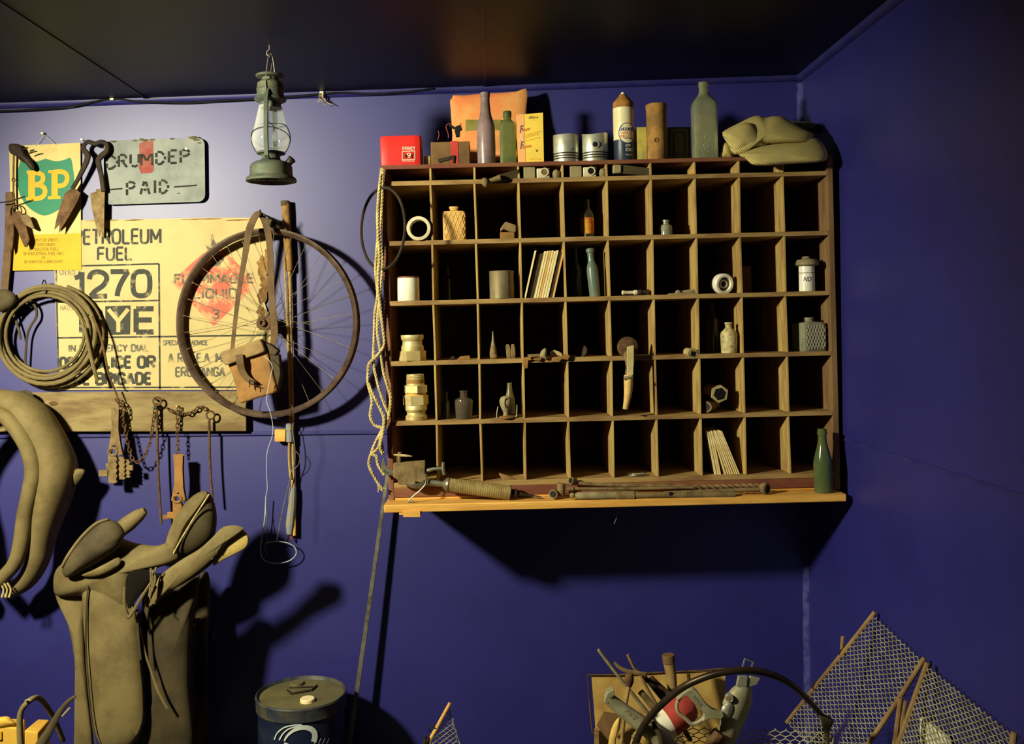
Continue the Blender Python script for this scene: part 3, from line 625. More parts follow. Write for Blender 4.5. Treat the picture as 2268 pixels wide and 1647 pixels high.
# ================================================================ bicycle wheel
m_spoke = M('dull_spoke_wire', (128, 116, 88), 0.5, 0.3, (92, 78, 56), 40)
m_rim = M('rusty_brown_rim', (92, 74, 58), 0.6, 0.2, (62, 46, 36), 18, 0.1)
WY = -.078; wc = P(592, 715, WY); wr = 209 * S(WY); al = math.radians(8)
wx = V((math.cos(al), -math.sin(al), 0)); wz = V((0, 0, 1)); wn = V((-math.sin(al), -math.cos(al), 0))
r = thing('bicycle_wheel', 'bare rusty bicycle wheel with wire spokes hanging on the wall over the petroleum sign', 'wheel', wc - wz * wr)
b = MB(); n_ = 96; prof = [(0, -.0175), (-.007, -.019), (-.015, -.014), (-.021, 0), (-.015, .014), (-.007, .019), (0, .0175), (-.006, .013), (-.012, 0), (-.006, -.013)]
for i in range(n_):
    t = 2 * math.pi * i / n_; e = wx * math.cos(t) + wz * math.sin(t)
    for dr, dn in prof: b.v.append(wc + e * (wr + dr) + wn * dn)
m_ = len(prof)
for i in range(n_):
    for j in range(m_): b.f.append((i * m_ + j, ((i + 1) % n_) * m_ + j, ((i + 1) % n_) * m_ + (j + 1) % m_, i * m_ + (j + 1) % m_))
b.obj('rim', m_rim, r)
hub_l = .038
b = MB(); b.lathe(wc - wn * hub_l, [(-.016, .007), (-.016, .013), (-.004, .016), (-.002, .026), (.003, .026), (.006, .012), (.03, .010), (.055, .012), (hub_l * 2 - .006, .026), (hub_l * 2 - .001, .026), (hub_l * 2, .014), (hub_l * 2 + .012, .012), (hub_l * 2 + .012, .0075), (hub_l * 2 + .004, .0075)], wn, 20); b.obj('hub', m_rust, r)
for k in range(32):
    sgn = 1 if k % 2 else -1; t = 2 * math.pi * (k + .5) / 32; t2 = t + (.9 if (k // 2) % 2 else -.9)
    p0 = wc + (wx * math.cos(t2) + wz * math.sin(t2)) * .024 + wn * (sgn * hub_l - (.002 * sgn)); p1 = wc + (wx * math.cos(t) + wz * math.sin(t)) * (wr - .012) + wn * (sgn * .003)
    b = MB(); d_ = (p1 - p0); b.tube([p0, p1 - d_ * .04], .0008, 5); b.tube([p1 - d_ * .045, p1], .0019, 6); b.obj('spoke', m_spoke, r)
b = MB(); b.ptube([(574, 470, .155), (574, 474, .08), (576, 477, -.01), (577, 474, -.022), (576, 464, -.024)], 2, -.15, 6); tag(b.obj('wall_hook', m_darkiron), 'small dark wire hook on the wall holding the bag strap above the bicycle wheel', 'hook')
b = MB(); b.puff([(590, 484), (604, 482), (618, 492), (624, 504), (612, 508), (596, 502)], -.045, .02); tag(b.obj('leather_scrap', m_leatherd), 'dark scrap of leather wedged on the wall at the top of the bicycle wheel', 'scrap')
# ================================================================ saddle bag
YBG = -.165
r = thing('saddle_bag', 'small orange tan leather saddle bag hanging by a long strap across the bicycle wheel', 'bag', P(560, 893, YBG))
b = MB(); b.pprism(spl([(506, 802), (546, 786), (586, 770), (597, 800), (606, 836), (613, 862), (606, 871), (570, 881), (536, 893), (528, 886), (520, 850), (511, 822)], 2, True), YBG - .022, .046); b.obj('pouch', m_tan, r, .006)
b = MB(); b.pprism([(586, 770), (618, 786), (622, 830), (616, 864), (606, 868), (596, 810)], YBG - .012, .036); b.obj('gusset', m_leatherd, r, .004)
b = MB(); b.pprism(spl([(490, 786), (494, 779), (532, 766), (570, 752), (577, 753), (584, 770), (583, 780), (542, 794), (504, 808), (497, 807), (491, 796)], 2, True), YBG - .040, .052); b.obj('flap', M('dusty_tan_flap', (150, 124, 80), .75, 0, (122, 98, 62), 14, .2), r, .009)
b = MB(); b.pprism([(575, 752), (600, 764), (617, 776), (610, 788), (584, 782)], YBG - .018, .040); b.obj('flap_side', m_leatherd, r, .004)
b = MB(); b.ptube([(530, 785, -.012), (532, 802, -.014), (536, 820, -.008), (546, 836, -.006), (562, 848, -.006)], [8, 8, 7, 6], YBG - .036, 4, flat=.25); b.obj('buckle_strap', m_strap, r)
b = MB()
for q in ([(552, 842), (568, 846)], [(553, 850), (570, 854)], [(552, 842), (553, 858)], [(562, 843), (564, 862)]): b.ptube(q, 1.1, YBG - .046, 5, sm=0)
b.obj('buckle', m_darkiron, r)
b = MB(); b.ptube([(514, 778), (520, 720), (530, 640), (542, 570), (552, 510), (566, 478), (576, 472)], [4, 4.5, 5, 6, 8, 7, 5], YBG + .02, 4, flat=.2); b.obj('long_strap', m_strap, r)
b = MB(); b.ptube([(576, 472, .03), (586, 490), (596, 530), (600, 600), (602, 660), (608, 735), (602, 770)], [5, 7, 7, 7, 7, 8, 5], YBG + .02, 4, flat=.2); b.obj('long_strap', m_strap, r)
b = MB(); b.ptube([(585, 788), (598, 800), (603, 815), (598, 840), (592, 870), (591, 890), (598, 910), (604, 940), (603, 965), (592, 1000), (590, 1040), (592, 1080), (588, 1105), (589, 1140)], .8, YBG - .045, 5); b.obj('loose_cord', M('white_cord', (196, 196, 200), .8), r)
# ================================================================ wrapped pole and its wires
m_bluewrap = M('faded_blue_cloth', (128, 138, 150), 0.9, 0, (150, 136, 96), 30, 0.3)
r = thing('wrapped_pole', 'long thin pole with cloth and tape wrappings standing against the wall through the wheel', 'pole', P(648, 1195, -.03))
b = MB(); b.ptube([(632, 446), (634, 470), (636, 520), (640, 570), (641, 600)], [10, 9.5, 9.5, 8.5, 8], -.022, 12, sm=2); b.obj('grip', M('orange_brown_grip', (158, 118, 58), .75, 0, (120, 92, 52), 20, .3), r)
b = MB(); b.lathe(P(632, 456, -.022), [(0, .0165), (.017, .0168), (.019, .012)], (0, 0, 1), 14); b.obj('cap', m_leatherd, r)
b = MB(); b.ptube([(641, 598), (643, 700), (645, 800), (647, 900), (648, 1000), (650, 1080)], [4.4, 4.2, 4, 4.2, 4.4, 5], -.022, 10, sm=2); b.obj('shaft', m_woodz, r)
b = MB(); b.ptube([(630, 570), (634, 660), (638, 760), (641, 860), (642, 930), (640, 1010), (644, 1060)], 2.6, -.034, 6); b.obj('thin_stick', m_woodz, r)
b = MB(); b.ptube([(636, 951), (645, 951)], 8.5, -.03, 10, sm=0); b.ptube([(641, 936), (642, 978)], 8, -.03, 10, sm=0); b.obj('blue_band', m_bluewrap, r)
b = MB(); b.ptube([(649, 1078), (648, 1100), (646, 1130), (643, 1160), (642, 1182)], [7, 9, 9.5, 10, 7], -.024, 10); b.obj('cloth_wrap', m_bluewrap, r)
b = MB(); b.ptube([(650, 1120), (652, 1150), (652, 1185)], 4, -.022, 8); b.obj('tip_shaft', m_orangewood, r)
b = MB(); b.ptube([(640, 1180), (643, 1190), (646, 1196)], 1.4, -.022, 5); b.ptube([(648, 1182), (646, 1196)], 1.4, -.022, 5); b.obj('wire_tip', m_redpatch, r)
b = MB(); b.pbox(608, 951, 632, 978, -.04, -.014); tag(b.obj('wood_block', m_orangewood, bevel=.002), 'small orange wooden block on the wall beside the pole below the wheel', 'block')
r = thing('looped_wire', 'thin pale blue wire hanging below the saddle bag and ending in an open loop', 'wire', P(620, 1247, -.03))
m_pw = M('pale_blue_wire', (150, 184, 200), .5, 0, (180, 180, 160), 12)
b = MB(); b.ptube([(589, 1100), (586, 1150), (580, 1190), (577, 1220), (583, 1238), (600, 1246), (625, 1246), (645, 1239), (656, 1226), (653, 1212), (640, 1203), (620, 1199), (600, 1200), (588, 1203)], 1.3, -.035, 6); b.obj('loop', m_pw, r)
b = MB(); b.ptube([(589, 1140), (592, 1180), (593, 1200)], .8, -.035, 5); b.ptube([(588, 1203), (587, 1214), (590, 1224), (588, 1230)], 1, -.035, 5); b.obj('wire_tail', m_bright, r)
r = thing('grey_wire', 'stiff grey wire leaning from the wrapped pole down to the open wire loop', 'wire', P(610, 1200, -.04))
b = MB(); b.ptube([(653, 925), (648, 950), (653, 990), (653, 1020), (645, 1045), (640, 1070), (628, 1120), (618, 1170), (612, 1200)], 1.1, -.046, 6); b.ptube([(655, 998), (664, 1012), (660, 1030), (646, 1042)], .8, -.046, 5); b.obj('strand', m_bright, r)
# ================================================================ hurricane lantern
YL = -.59; k = S(YL); lx = P(601, 400, YL)
m_lan = M('dusty_green_tin', (74, 84, 74), 0.6, 0.3, (100, 102, 82), 12, 0.05)
m_lanu = M('dark_lantern_base', (40, 38, 34), 0.6, 0.4, (80, 74, 60), 40)
def lh(py): return (400 - py) * k
r = thing('hurricane_lantern', 'old dusty green hurricane lantern hanging from a ceiling hook', 'lantern', lx); LAN = r
b = MB(); b.lathe(lx, [(lh(q[0]), q[1] * k) for q in ((399, 46), (403, 50), (402, 55), (399, 55.5), (394, 53), (391, 48), (386, 46.5), (370, 46), (364, 43), (359, 34), (356, 24), (352, 20), (345, 20))], (0, 0, 1), 40); b.obj('fuel_tank', m_lan, r)
b = MB()
for rr_ in (14, 24, 33, 42): b.tube([lx + V((rr_ * k * math.cos(t), rr_ * k * math.sin(t), lh(399.5))) for t in [q * .26 for q in range(24)]], .0016, 5, True)
b.obj('base_rings', m_lanu, r)
b = MB(); b.lathe(lx, [(lh(q[0]), q[1] * k) for q in ((346, 20), (343, 22), (341, 31), (339, 31.5), (337, 29), (339, 20))], (0, 0, 1), 32); b.obj('burner_plate', m_lan, r)
b = MB(); b.lathe(lx, [(lh(q[0]), q[1] * k) for q in ((338, 24), (332, 33), (322, 39), (310, 41.5), (298, 40), (285, 36.5), (268, 32.5), (250, 28.5), (235, 25))], (0, 0, 1), 40, cap=False); b.obj('glass_globe', clearglass('lantern_glass', (220, 224, 216), .86), r)
b = MB()
for sg in (-1, 1):
    q = [lx + V((sg * rr_ * k, 0 * k, lh(y))) for y, rr_ in ((340, 30), (330, 37), (315, 42.5), (303, 43), (290, 40), (278, 33), (274, 22), (273, 8), (273, 0))]; b.tube([V(z) for z in spl([tuple(z) for z in q], 3)], .0013, 5)
    q = [lx + V((0, sg * rr_ * k, lh(y))) for y, rr_ in ((340, 30), (330, 37), (315, 42.5), (303, 43), (290, 40), (278, 33), (274, 22), (273, 8), (273, 0))]; b.tube([V(z) for z in spl([tuple(z) for z in q], 3)], .0013, 5)
b.tube([lx + V((42 * k * math.cos(t), 42 * k * math.sin(t), lh(305 + 16 * math.sin(t)))) for t in [q * .2618 for q in range(24)]], .0013, 5, True)
b.obj('globe_guard', m_black, r)
b = MB(); b.lathe(lx, [(lh(q[0]), q[1] * k) for q in ((240, 23), (228, 23), (224, 33), (221, 35), (218, 34), (215, 30), (200, 29), (199, 30.5), (196, 29), (185, 28), (182, 24), (178, 18), (172, 18))], (0, 0, 1), 36); b.obj('chimney_hood', m_lan, r)
b = MB(); b.lathe(lx, [(lh(q[0]), q[1] * k) for q in ((173, 22), (171, 30), (168, 31.5), (166, 30), (163, 20), (162, 6))], (0, 0, 1), 36); b.obj('top_cap', m_lan, r)
for sg in (-1, 1):
    b = MB(); o_ = sg * 42 * k
    b.tube([lx + V((0, o_ * .5, lh(362))), lx + V((0, o_, lh(350))), lx + V((0, o_ * 1.08, lh(300))), lx + V((0, o_ * .95, lh(230))), lx + V((0, o_ * .66, lh(205)))], 4.4 * k, 4); b.obj('side_tube', m_lan, r, .0008)
b = MB(); b.lathe(lx + V((38 * k, 0, lh(362))), [(0, 8 * k), (9 * k, 8 * k), (10 * k, 10 * k), (14 * k, 9 * k)], (.7, -.2, .7), 14); b.obj('filler_cap', m_lanu, r)
hk = V((lx.x - .001, YL, 0)); hk.z = zc(hk.x)
b = MB(); q = [lx + V((-.002, -36 * k, lh(222))), lx + V((-.004, -28 * k, lh(180))), lx + V((-.002, -10 * k, lh(130))), V((hk.x, YL, hk.z - .028)), lx + V((.004, 10 * k, lh(120))), lx + V((.008, 28 * k, lh(175))), lx + V((.006, 36 * k, lh(222)))]
b.tube([V(z) for z in spl([tuple(z) for z in q], 5)], .0016, 6); b.obj('bail_handle', m_bright, r)
b = MB(); b.tube([lx + V((.002, -4 * k, lh(166))), lx + V((.006, 0, lh(140))), hk + V((-.008, 0, -.06)), hk + V((-.002, 0, -.026))], .0011, 5); b.obj('lifting_wire', m_bright, r)
b = MB(); b.tube([hk + V((0, 0, .004)), hk + V((0, 0, -.012)), hk + V((-.008, 0, -.02)), hk + V((-.008, 0, -.028)), hk + V((0, 0, -.033)), hk + V((.007, 0, -.027))], .002, 6); tag(b.obj('ceiling_hook', m_bright), 'small metal screw hook in the dark ceiling holding the lantern', 'hook')
# ================================================================ rope and hoop on the cabinet's side
r = thing('hanging_rope', 'pale hemp rope looped up and down the end post of the pigeonhole cabinet', 'rope', P(840, 1075, -.395))
for i, q in enumerate(([(845, 372), (840, 430), (838, 500), (834, 560), (832, 600), (836, 650), (830, 692), (829, 728), (828, 768), (827, 796), (830, 823), (842, 869), (855, 905), (858, 922), (849, 945), (831, 980), (818, 1017), (819, 1035), (829, 1056), (840, 1074)],
          [(848, 374), (846, 440), (842, 520), (846, 580), (842, 650), (837, 695), (836, 737), (842, 777), (849, 823), (858, 854), (865, 878), (862, 914), (853, 941), (841, 966), (846, 985), (848, 1006)],
          [(843, 385), (836, 480), (840, 560), (837, 620), (843, 690), (848, 730), (850, 765), (833, 790), (818, 805), (815, 823), (815, 850), (824, 887), (820, 920), (829, 941), (846, 951), (838, 990), (824, 1005), (833, 1010), (838, 1031), (851, 1051)],
          [(816, 848), (827, 874), (842, 905), (850, 925), (848, 955), (842, 990), (848, 1004)])):
    b = MB(); rope(b, dense(pxs(spl(q, 6), -.398 - .004 * i), .006), .0052, .034, 3, 5); b.obj('strand', m_ropem, r)
b = MB()
for k_ in range(14): b.ptube([(838, 1070), (842 + random.uniform(-5, 6), 1078), (845 + random.uniform(-9, 10), 1082 + random.uniform(-2, 8))], .9, -.4 + random.uniform(-.006, .006), 4, sm=3)
b.obj('frayed_end', m_ropem, r)
hc = P(847, 506, -.405); ang = math.radians(51)
b = MB(); hr = 90 * S(-.405); b.tube([hc + V((math.cos(ang), -math.sin(ang), 0)) * (hr * math.cos(t)) + V((0, 0, 1)) * (hr * math.sin(t)) for t in [q * .1309 for q in range(48)]], .0048, 8, True)
tag(b.obj('metal_hoop', m_darkiron), 'thin dark metal hoop hanging on the end post of the pigeonhole cabinet', 'hoop')
r = thing('leaning_rod', 'long thin steel rod leaning from behind the cabinet down to the floor beside the drum', 'rod', (P(763, 1727, -.09).x, -.09, 0))
pa = P(861, 1030, -.05); pb = V((P(763, 1727, -.09).x, -.09, 0.0))
b = MB(); b.tube([pb + V((0, 0, .006)), pb.lerp(pa, .5), pa], [.0085, .007, .0058], 4); b.obj('bar', m_steel, r)
# ================================================================ things on top of the cabinet
m_red = M('battery_red', (216, 46, 38), 0.45, 0, (196, 40, 34), 10, spec=0.4)
r = thing('lantern_battery', 'red boxy lantern battery with white lettering at the end of the cabinet top', 'battery', SB(891, 0, -.31))
b = MB(); b.lathe(SB(891, 0, -.315), [(0, .0665, 9), (.004, .0675, 9), (.096, .0675, 9), (.099, .065, 9)], EZv, 48, sy=.66); b.obj('case', m_red, r)
yf = -.315 - .0675 * .66 - .0012
b = MB(); b.ptext('EVEREADY', 891, 325, 920, 332, yf, -.02, off=.012)
for q in ([(891, 335), (919, 334)], [(919, 334), (919, 353)], [(919, 353), (891, 354)], [(891, 354), (891, 335)]): b.pstrip(q, 1.5, yf)
b.ptext('9', 901, 338, 910, 350, yf); b.ptext('LONG LIFE BATTERY', 891, 355, 919, 358, yf); b.obj('lettering', m_white, r)
b = MB(); b.pprism([(896, 344), (900, 341), (902, 346), (899, 350)], yf, .0002); b.pprism([(911, 342), (915, 340), (913, 346), (914, 351), (910, 348)], yf, .0002); b.obj('black_marks', m_black, r)
b = MB()
for x in (868, 918): b.lathe(SB(x, 0, -.31, .099), [(0, .004), (.006, .004), (.007, .002)], EZv, 10)
b.obj('terminal', m_darkiron, r)
b = MB(); sbox(b, 939, 954, 0, -.33, -.29, 24); tag(b.obj('cream_block', M('dull_cream', (168, 156, 104), .7, 0, (130, 116, 70), 20), bevel=.002), 'small dull cream block between the red battery and the wooden box', 'block')
m_boxw = M('brown_box_wood', (122, 92, 54), 0.75, 0, (96, 70, 40), 9, 0.15)
r = thing('wooden_box', 'small brown wooden box with red tape, wires and a black switch on the cabinet', 'box', SB(998, 0, -.32))
b = MB(); sbox(b, 955, 1041, 0, -.362, -.26, 51); b.obj('case', m_boxw, r, .002)
b = MB(); sbox(b, 999, 1015, 0, -.3635, -.358, 52); sbox(b, 999, 1014, 0, -.362, -.27, 1.2, .0745); b.obj('red_tape', M('red_tape', (196, 62, 54), .5, 0, (170, 60, 50), 18), r)
b = MB(); b.pprism([(969, 352), (1006, 343), (1008, 350), (972, 360)], -.3665, .004); b.pprism([(1001, 346), (1008, 344), (1007, 361), (1002, 361)], -.368, .004); b.obj('metal_bar', m_darkiron, r, .001)
b = MB(); b.pprism([(1009, 280), (1018, 276), (1024, 285), (1019, 288), (1018, 301), (1010, 302), (1007, 290)], -.34, .02); b.ptube([(1016, 287), (1005, 283), (996, 277)], 3, -.33, 8, sm=3); b.ptube([(1018, 286), (1021, 281), (1020, 272)], 1, -.33, 5, sm=3); b.obj('switch', m_black, r, .001)
for q in ([(969, 310), (972, 302), (972, 294), (970, 289)], [(993, 306), (993, 298), (990, 288), (988, 282), (990, 276), (998, 274)]):
    b = MB(); b.ptube(q, 1.0, -.31, 5); b.obj('red_wire', m_redpatch, r)
m_orpap = M('orange_waxed_bag', (238, 138, 82), 0.75, 0, (230, 172, 98), 4.5, 0.3)
r = thing('orange_bag', 'flat orange paper bag propped against the wall behind the tall bottles', 'bag', SB(1083, 0, -.13))
b = MB(); b.puff([(1002, 217), (1004, 211), (1030, 211), (1060, 208), (1100, 206), (1140, 203), (1160, 197), (1166, 198), (1168, 215), (1164, 260), (1164, 350), (1120, 356), (1060, 356), (1006, 356), (1002, 300), (998, 240), (997, 222)], -.10, .012, 4, sm=2, flatp=.3, tilt=(0, -.0004)); b.obj('body', m_orpap, r)
b = MB(); b.pbox(1031, 265, 1060, 296, -.1255, -.110); b.pbox(1087, 265, 1110, 296, -.1255, -.110); b.obj('green_panel', M('dull_green_print', (140, 132, 66), .7, 0, (110, 104, 50), 16), r)
b = MB()
for i in range(9):
    t = math.radians(150 + 80 * i / 8); cx_, cy_ = 1083 + 66 * math.cos(t), 278 + 58 * math.sin(t)
    b.pstrip([(cx_ - 3, cy_ + 3), (cx_ + 3, cy_ - 3)], 3.2, -.1145 - .0004 * (cy_ - 276))
b.obj('faded_print', M('pale_orange_print', (244, 178, 98), .7), r)
def glassm(name, c, c2=None, rough=.22, tr=.35): return M(name, c, rough, 0, c2, 12, 0, tr, .6)
m_purp = glassm('purple_dusty_glass', (150, 128, 128), (118, 104, 96), .25, .15)
tag(sl(1078, 0, -.335, [(0, 18), (2, 20), (40, 20.5), (86, 20), (96, 17.5), (108, 13.5), (120, 11.5), (140, 10), (150, 10), (151, 11), (160, 11), (161, 8), (158, 7)], 32).obj('tall_bottle', m_purp), 'tall purplish dusty glass bottle standing before the orange bag', 'bottle')
m_grn = glassm('green_dusty_glass', (112, 118, 66), (88, 100, 58), .3, .2)
r = thing('square_bottle', 'green square-sided bottle with a screw cap between the purple bottle and the filter box', 'bottle', SB(1126, 0, -.335))
sl(1126, 0, -.335, [(0, 17, 6), (1, 18, 6), (86, 18, 6), (92, 16.5, 4), (97, 11, 2), (100, 8.5), (106, 8.5)], 32, sy=.8).obj('body', m_grn, r)
sl(1126, 0, -.335, [(104, 9), (105, 9.4), (116, 9.4), (118, 8)], 24).obj('cap', M('dark_green_cap', (76, 82, 46), .5), r)
m_box1 = M('filter_yellow', (246, 214, 84), 0.6, 0, (236, 200, 84), 6); m_box2 = M('filter_pink', (244, 178, 112), 0.6)
r = thing('filter_box', 'upright yellow and pink filter carton standing beside the green square bottle', 'carton', SB(1175, 0, -.33))
fY = -.366; f = [P(1148, 358, fY), P(1205, 356.5, fY), P(1203, 249, fY), P(1143.5, 254, fY)]; f[0] = SB(1148, 0, fY); f[1] = SB(1205, 0, fY)
b = MB(); b.hexa(f, [q + V((0, .075, 0)) for q in f]); b.obj('carton', m_box1, r, .0008)
b = MB(); g = [f[0], f[0].lerp(f[1], .28), f[3].lerp(f[2], .29), f[3]]; b.hexa([q + V((0, -.0008, 0)) for q in g], [q + V((0, .0004, 0)) for q in g]); b.obj('pink_stripe', m_box2, r)
b = MB(); b.ptext('F', 1151, 277, 1159, 294, fY - .0018, 0, shear=.25, off=.02); b.ptext('F', 1152, 313, 1160, 330, fY - .0018, 0, shear=.25, off=.02); b.obj('blue_initials', M('faded_navy', (98, 92, 110), .7), r)
b = MB(); b.ptext('INEST', 1157, 286, 1174, 291, fY - .0018, -.2, off=.02); b.ptext('ILTERS', 1158, 324, 1176, 329, fY - .0018, -.2, off=.02); b.obj('red_lettering', M('faded_red_ink', (222, 110, 66), .7), r)
b = MB(); b.ptext('FFO-6', 1171, 258, 1191, 263, fY - .0018, -.05, off=.01, shear=.2); b.ptext('v', 1186, 331, 1191, 337, fY - .0018); b.obj('black_lettering', m_pink, r)
b = MB(); b.ptext('A', 1150, 297, 1160, 311, fY - .0018, off=.02); b.obj('cream_initial', M('cream_ink', (250, 226, 150), .7), r)
b = MB(); b.ptext('AUTOMOTIVE', 1163, 301, 1192, 306, fY - .0018, -.25); b.pstrip([(1162, 299), (1198, 290)], .8, fY - .0018); b.pstrip([(1163, 312), (1195, 304)], .8, fY - .0018); b.ptext('made in australia', 1171, 350, 1198, 353, fY - .0018); b.obj('orange_lettering', M('orange_ink', (232, 178, 66), .7), r)
m_alu = M('cast_aluminium', (206, 206, 184), 0.38, 0.55, (170, 168, 146), 16, 0.05)
def piston(label, x, R, hole, top):
    r = thing('piston', label, 'piston', SB(x, 0, -.325), 'engine pistons on the cabinet top')
    H = 62; pr = [(0, R - 1), (1, R)]
    for h in (9, 14.5, 20): pr += [(h - 1.4, R), (h - 1.3, R - 2.2), (h + 1.2, R - 2.2), (h + 1.3, R)]
    pr += [(24, R + .4), (H - 1, R), (H, R - .6), (H, R - 4), (26, R - 5)]
    m = sl(x, 0, -.325, pr, 40, cap=False)
    o_ = len(m.v)
    for i in range(len(m.v)):                    # scalloped skirt
        j = i % 40; q = i // 40
        if q >= len(pr) - 4 and q < len(pr) - 1: m.v[i] = m.v[i] + EZv * (top * math.cos(2 * math.pi * j / 40 * 2 + .6) * S(-.325))
    m.obj('body', m_alu, r)
    for h in (9, 14.5, 20): sl(x, 0, -.325, [(h - 1, R + .15), (h + 1, R + .15)], 40, cap=False).obj('ring_groove', m_darkiron, r)
    s_ = S(-.325)
    if hole:
        q = SB(hole, 0, -.325, 36 * s_); dx = (hole - x) * s_; q.y = -.325 - math.sqrt(max((R * s_) ** 2 - dx * dx, 0)) - .001
        nn = V((dx, -math.sqrt(max((R * s_) ** 2 - dx * dx, 0)), 0)).normalized()
        MB().lathe(q - nn * .001, [(0, 8.5 * s_), (.0022, 8.5 * s_), (.0024, 6 * s_), (-.0005, 5.6 * s_)], nn, 20, cap=False).obj('pin_boss', m_alu, r)
        MB().lathe(q - nn * .002, [(0, 5.6 * s_), (.0015, 5.6 * s_)], nn, 18).obj('pin_hole', m_black, r)
    b = MB(); sx_ = x + R * .4; pa_ = SB(sx_, 0, -.325, 25 * s_); pb_ = SB(sx_ + 2.5, 0, -.325, 33 * s_)
    for q in (pa_, pb_): q.y = -.325 - math.sqrt((R * s_) ** 2 - ((sx_ - x) * s_) ** 2) - .0002
    if hole is None: b.tube([pa_, pb_], .0009, 5); b.obj('slot', m_black, r)
    return r
piston('bright aluminium engine piston nearest the filter box, standing crown down', 1254, 28.5, None, .8)
piston('aluminium engine piston with a round pin hole, standing beside the spray can', 1318, 29, 1316, 2.6)
# spray can
m_canw = M('can_white', (234, 226, 180), 0.4, 0, (222, 196, 128), 7, spec=.5); m_canr = M('can_rust_top', (176, 122, 58), 0.7, 0, (120, 88, 50), 14); m_cann = M('can_navy', (34, 44, 66), 0.4, 0, (44, 54, 70), 8, spec=.5)
cb = SB(1383, 0, -.33); s_ = S(-.33); R = 23 * s_
r = thing('spray_can', 'tall white and navy aerosol spray can with a rusty shoulder and white nozzle', 'can', cb)
sl(1383, 0, -.33, [(0, 22.5), (1, 23), (47, 23)], 32).obj('navy_band', m_cann, r)
sl(1383, 0, -.33, [(47, 23), (118, 23)], 32).obj('white_body', m_canw, r)
sl(1383, 0, -.33, [(118, 23), (130, 22.6), (132, 21.5), (146, 9), (149, 8)], 32).obj('rusty_shoulder', m_canr, r)
sl(1383, 0, -.33, [(147, 4), (152, 4), (154, 3.6)], 16).obj('nozzle', m_white, r)
b = MB(); cm = cylmap(cb, R + .0008, -.62, 1.05, 38 * s_, 82 * s_); cy = lambda x, y: cm(x, y)
ring = [(.5 + .5 * math.cos(t), .5 + .5 * math.sin(t)) for t in [q * .1309 for q in range(48)]]
o_ = len(b.v); b.add([cm(u, v) for u, v in ring] + [cm(.5, .5)], [(q, (q + 1) % 48, 48) for q in range(48)])
b.obj('label_disc', m_canw, r)
b = MB(); cm2 = cylmap(cb, R + .0012, -.62, 1.05, 38 * s_, 82 * s_); b.strip(ring + ring[:1], .035, cm2); b.text('Scotts', cylmap(cb, R + .0014, -.52, .9, 65 * s_, 75 * s_), off=.01)
b.text('ATHICK', cylmap(cb, R + .0014, -.1, .8, 46 * s_, 51 * s_)); b.obj('navy_lettering', M('navy_ink', (52, 60, 112), .5), r)
b = MB(); b.text('WEED', cylmap(cb, R + .0014, -.5, .6, 57 * s_, 63 * s_), off=.02); b.text('KILLER', cylmap(cb, R + .0014, -.5, .6, 50 * s_, 56 * s_), off=.02); b.obj('orange_lettering', M('pale_orange_ink', (236, 166, 110), .6), r)
b = MB(); b.text('LOW', cylmap(cb, R + .0014, 0, .5, 30 * s_, 36 * s_), off=.02); b.text('START', cylmap(cb, R + .0014, 0, .8, 20 * s_, 27 * s_), off=.02); b.text('Net 400 g', cylmap(cb, R + .0014, 0, .8, 10 * s_, 14 * s_)); b.obj('white_lettering', m_white, r)
m_rcan = M('rusty_card_tube', (172, 128, 64), 0.8, 0, (104, 80, 48), 16, 0.3, lo=.38, hi=.66)
r = thing('rusty_canister', 'tall narrow rusty brown canister with a rim, next to the spray can', 'canister', SB(1456, 0, -.34))
sl(1456, 0, -.34, [(0, 21.5), (1, 22.3), (113, 22.3), (114, 23), (123, 23), (124.5, 21.5), (123, 20)], 32).obj('body', m_rcan, r)
q = SB(1454, 0, -.34 - 22.4 * S(-.34) - .0005, 42 * S(-.34)); b = MB(); b.tube([q + V((4 * S(-.34) * math.cos(t), 0, 4.4 * S(-.34) * math.sin(t))) for t in [k_ * .449 for k_ in range(14)]], .0008, 4, True); b.obj('stamped_mark', m_rust, r)
b = MB(); sbox(b, 1412, 1434, 0, -.345, -.27, 75); tag(b.obj('cream_carton', M('mottled_cream_card', (196, 182, 84), .7, 0, (160, 148, 84), 16), bevel=.001), 'narrow mottled cream carton standing between the spray can and the rusty canister', 'carton')
r = thing('framed_box', 'dull grey green box with a square framed front behind the rusty canister', 'box', SB(1490, 0, -.26))
m_gg = M('dull_grey_green', (112, 104, 74), 0.75, 0, (92, 88, 66), 14)
b = MB(); sbox(b, 1440, 1531, 0, -.285, -.2, 80); b.obj('case', m_gg, r, .001)
b = MB()
for g_ in (0, 9):
    for q in ([(1484 + g_, 284 + g_), (1526 - g_, 283 + g_)], [(1526 - g_, 283 + g_), (1526 - g_, 345)], [(1484 + g_, 345), (1484 + g_, 284 + g_)]): b.pstrip(q, 3, -.2862)
b.obj('raised_frame', M('dark_olive_paint', (70, 66, 44), .7), r)
m_clear = glassm('dusty_clear_glass', (176, 176, 136), (146, 152, 124), .2, .5)
r = thing('large_square_bottle', 'large dusty clear square bottle with embossed marks standing beside the folded sacks', 'bottle', SB(1562, 0, -.33))
sl(1562, 0, -.33, [(0, 25, 6), (1.5, 26.5, 6), (118, 27, 6), (126, 26, 4), (134, 21, 3), (142, 14, 2), (148, 11), (156, 10), (160, 10), (161, 11.3), (172, 11), (173, 8)], 40, sy=.85).obj('glass', m_clear, r)
b = MB()
for x, y in ((1559, 320), (1566, 318), (1562, 326), (1570, 323), (1560, 300), (1565, 296), (1557, 332), (1569, 332)): b.pstrip([(x, y), (x + .5, y + 5)], 1.2, -.33 - 27 * S(-.33) * .85 - .0008)
b.obj('embossed_marks', m_cream, r)
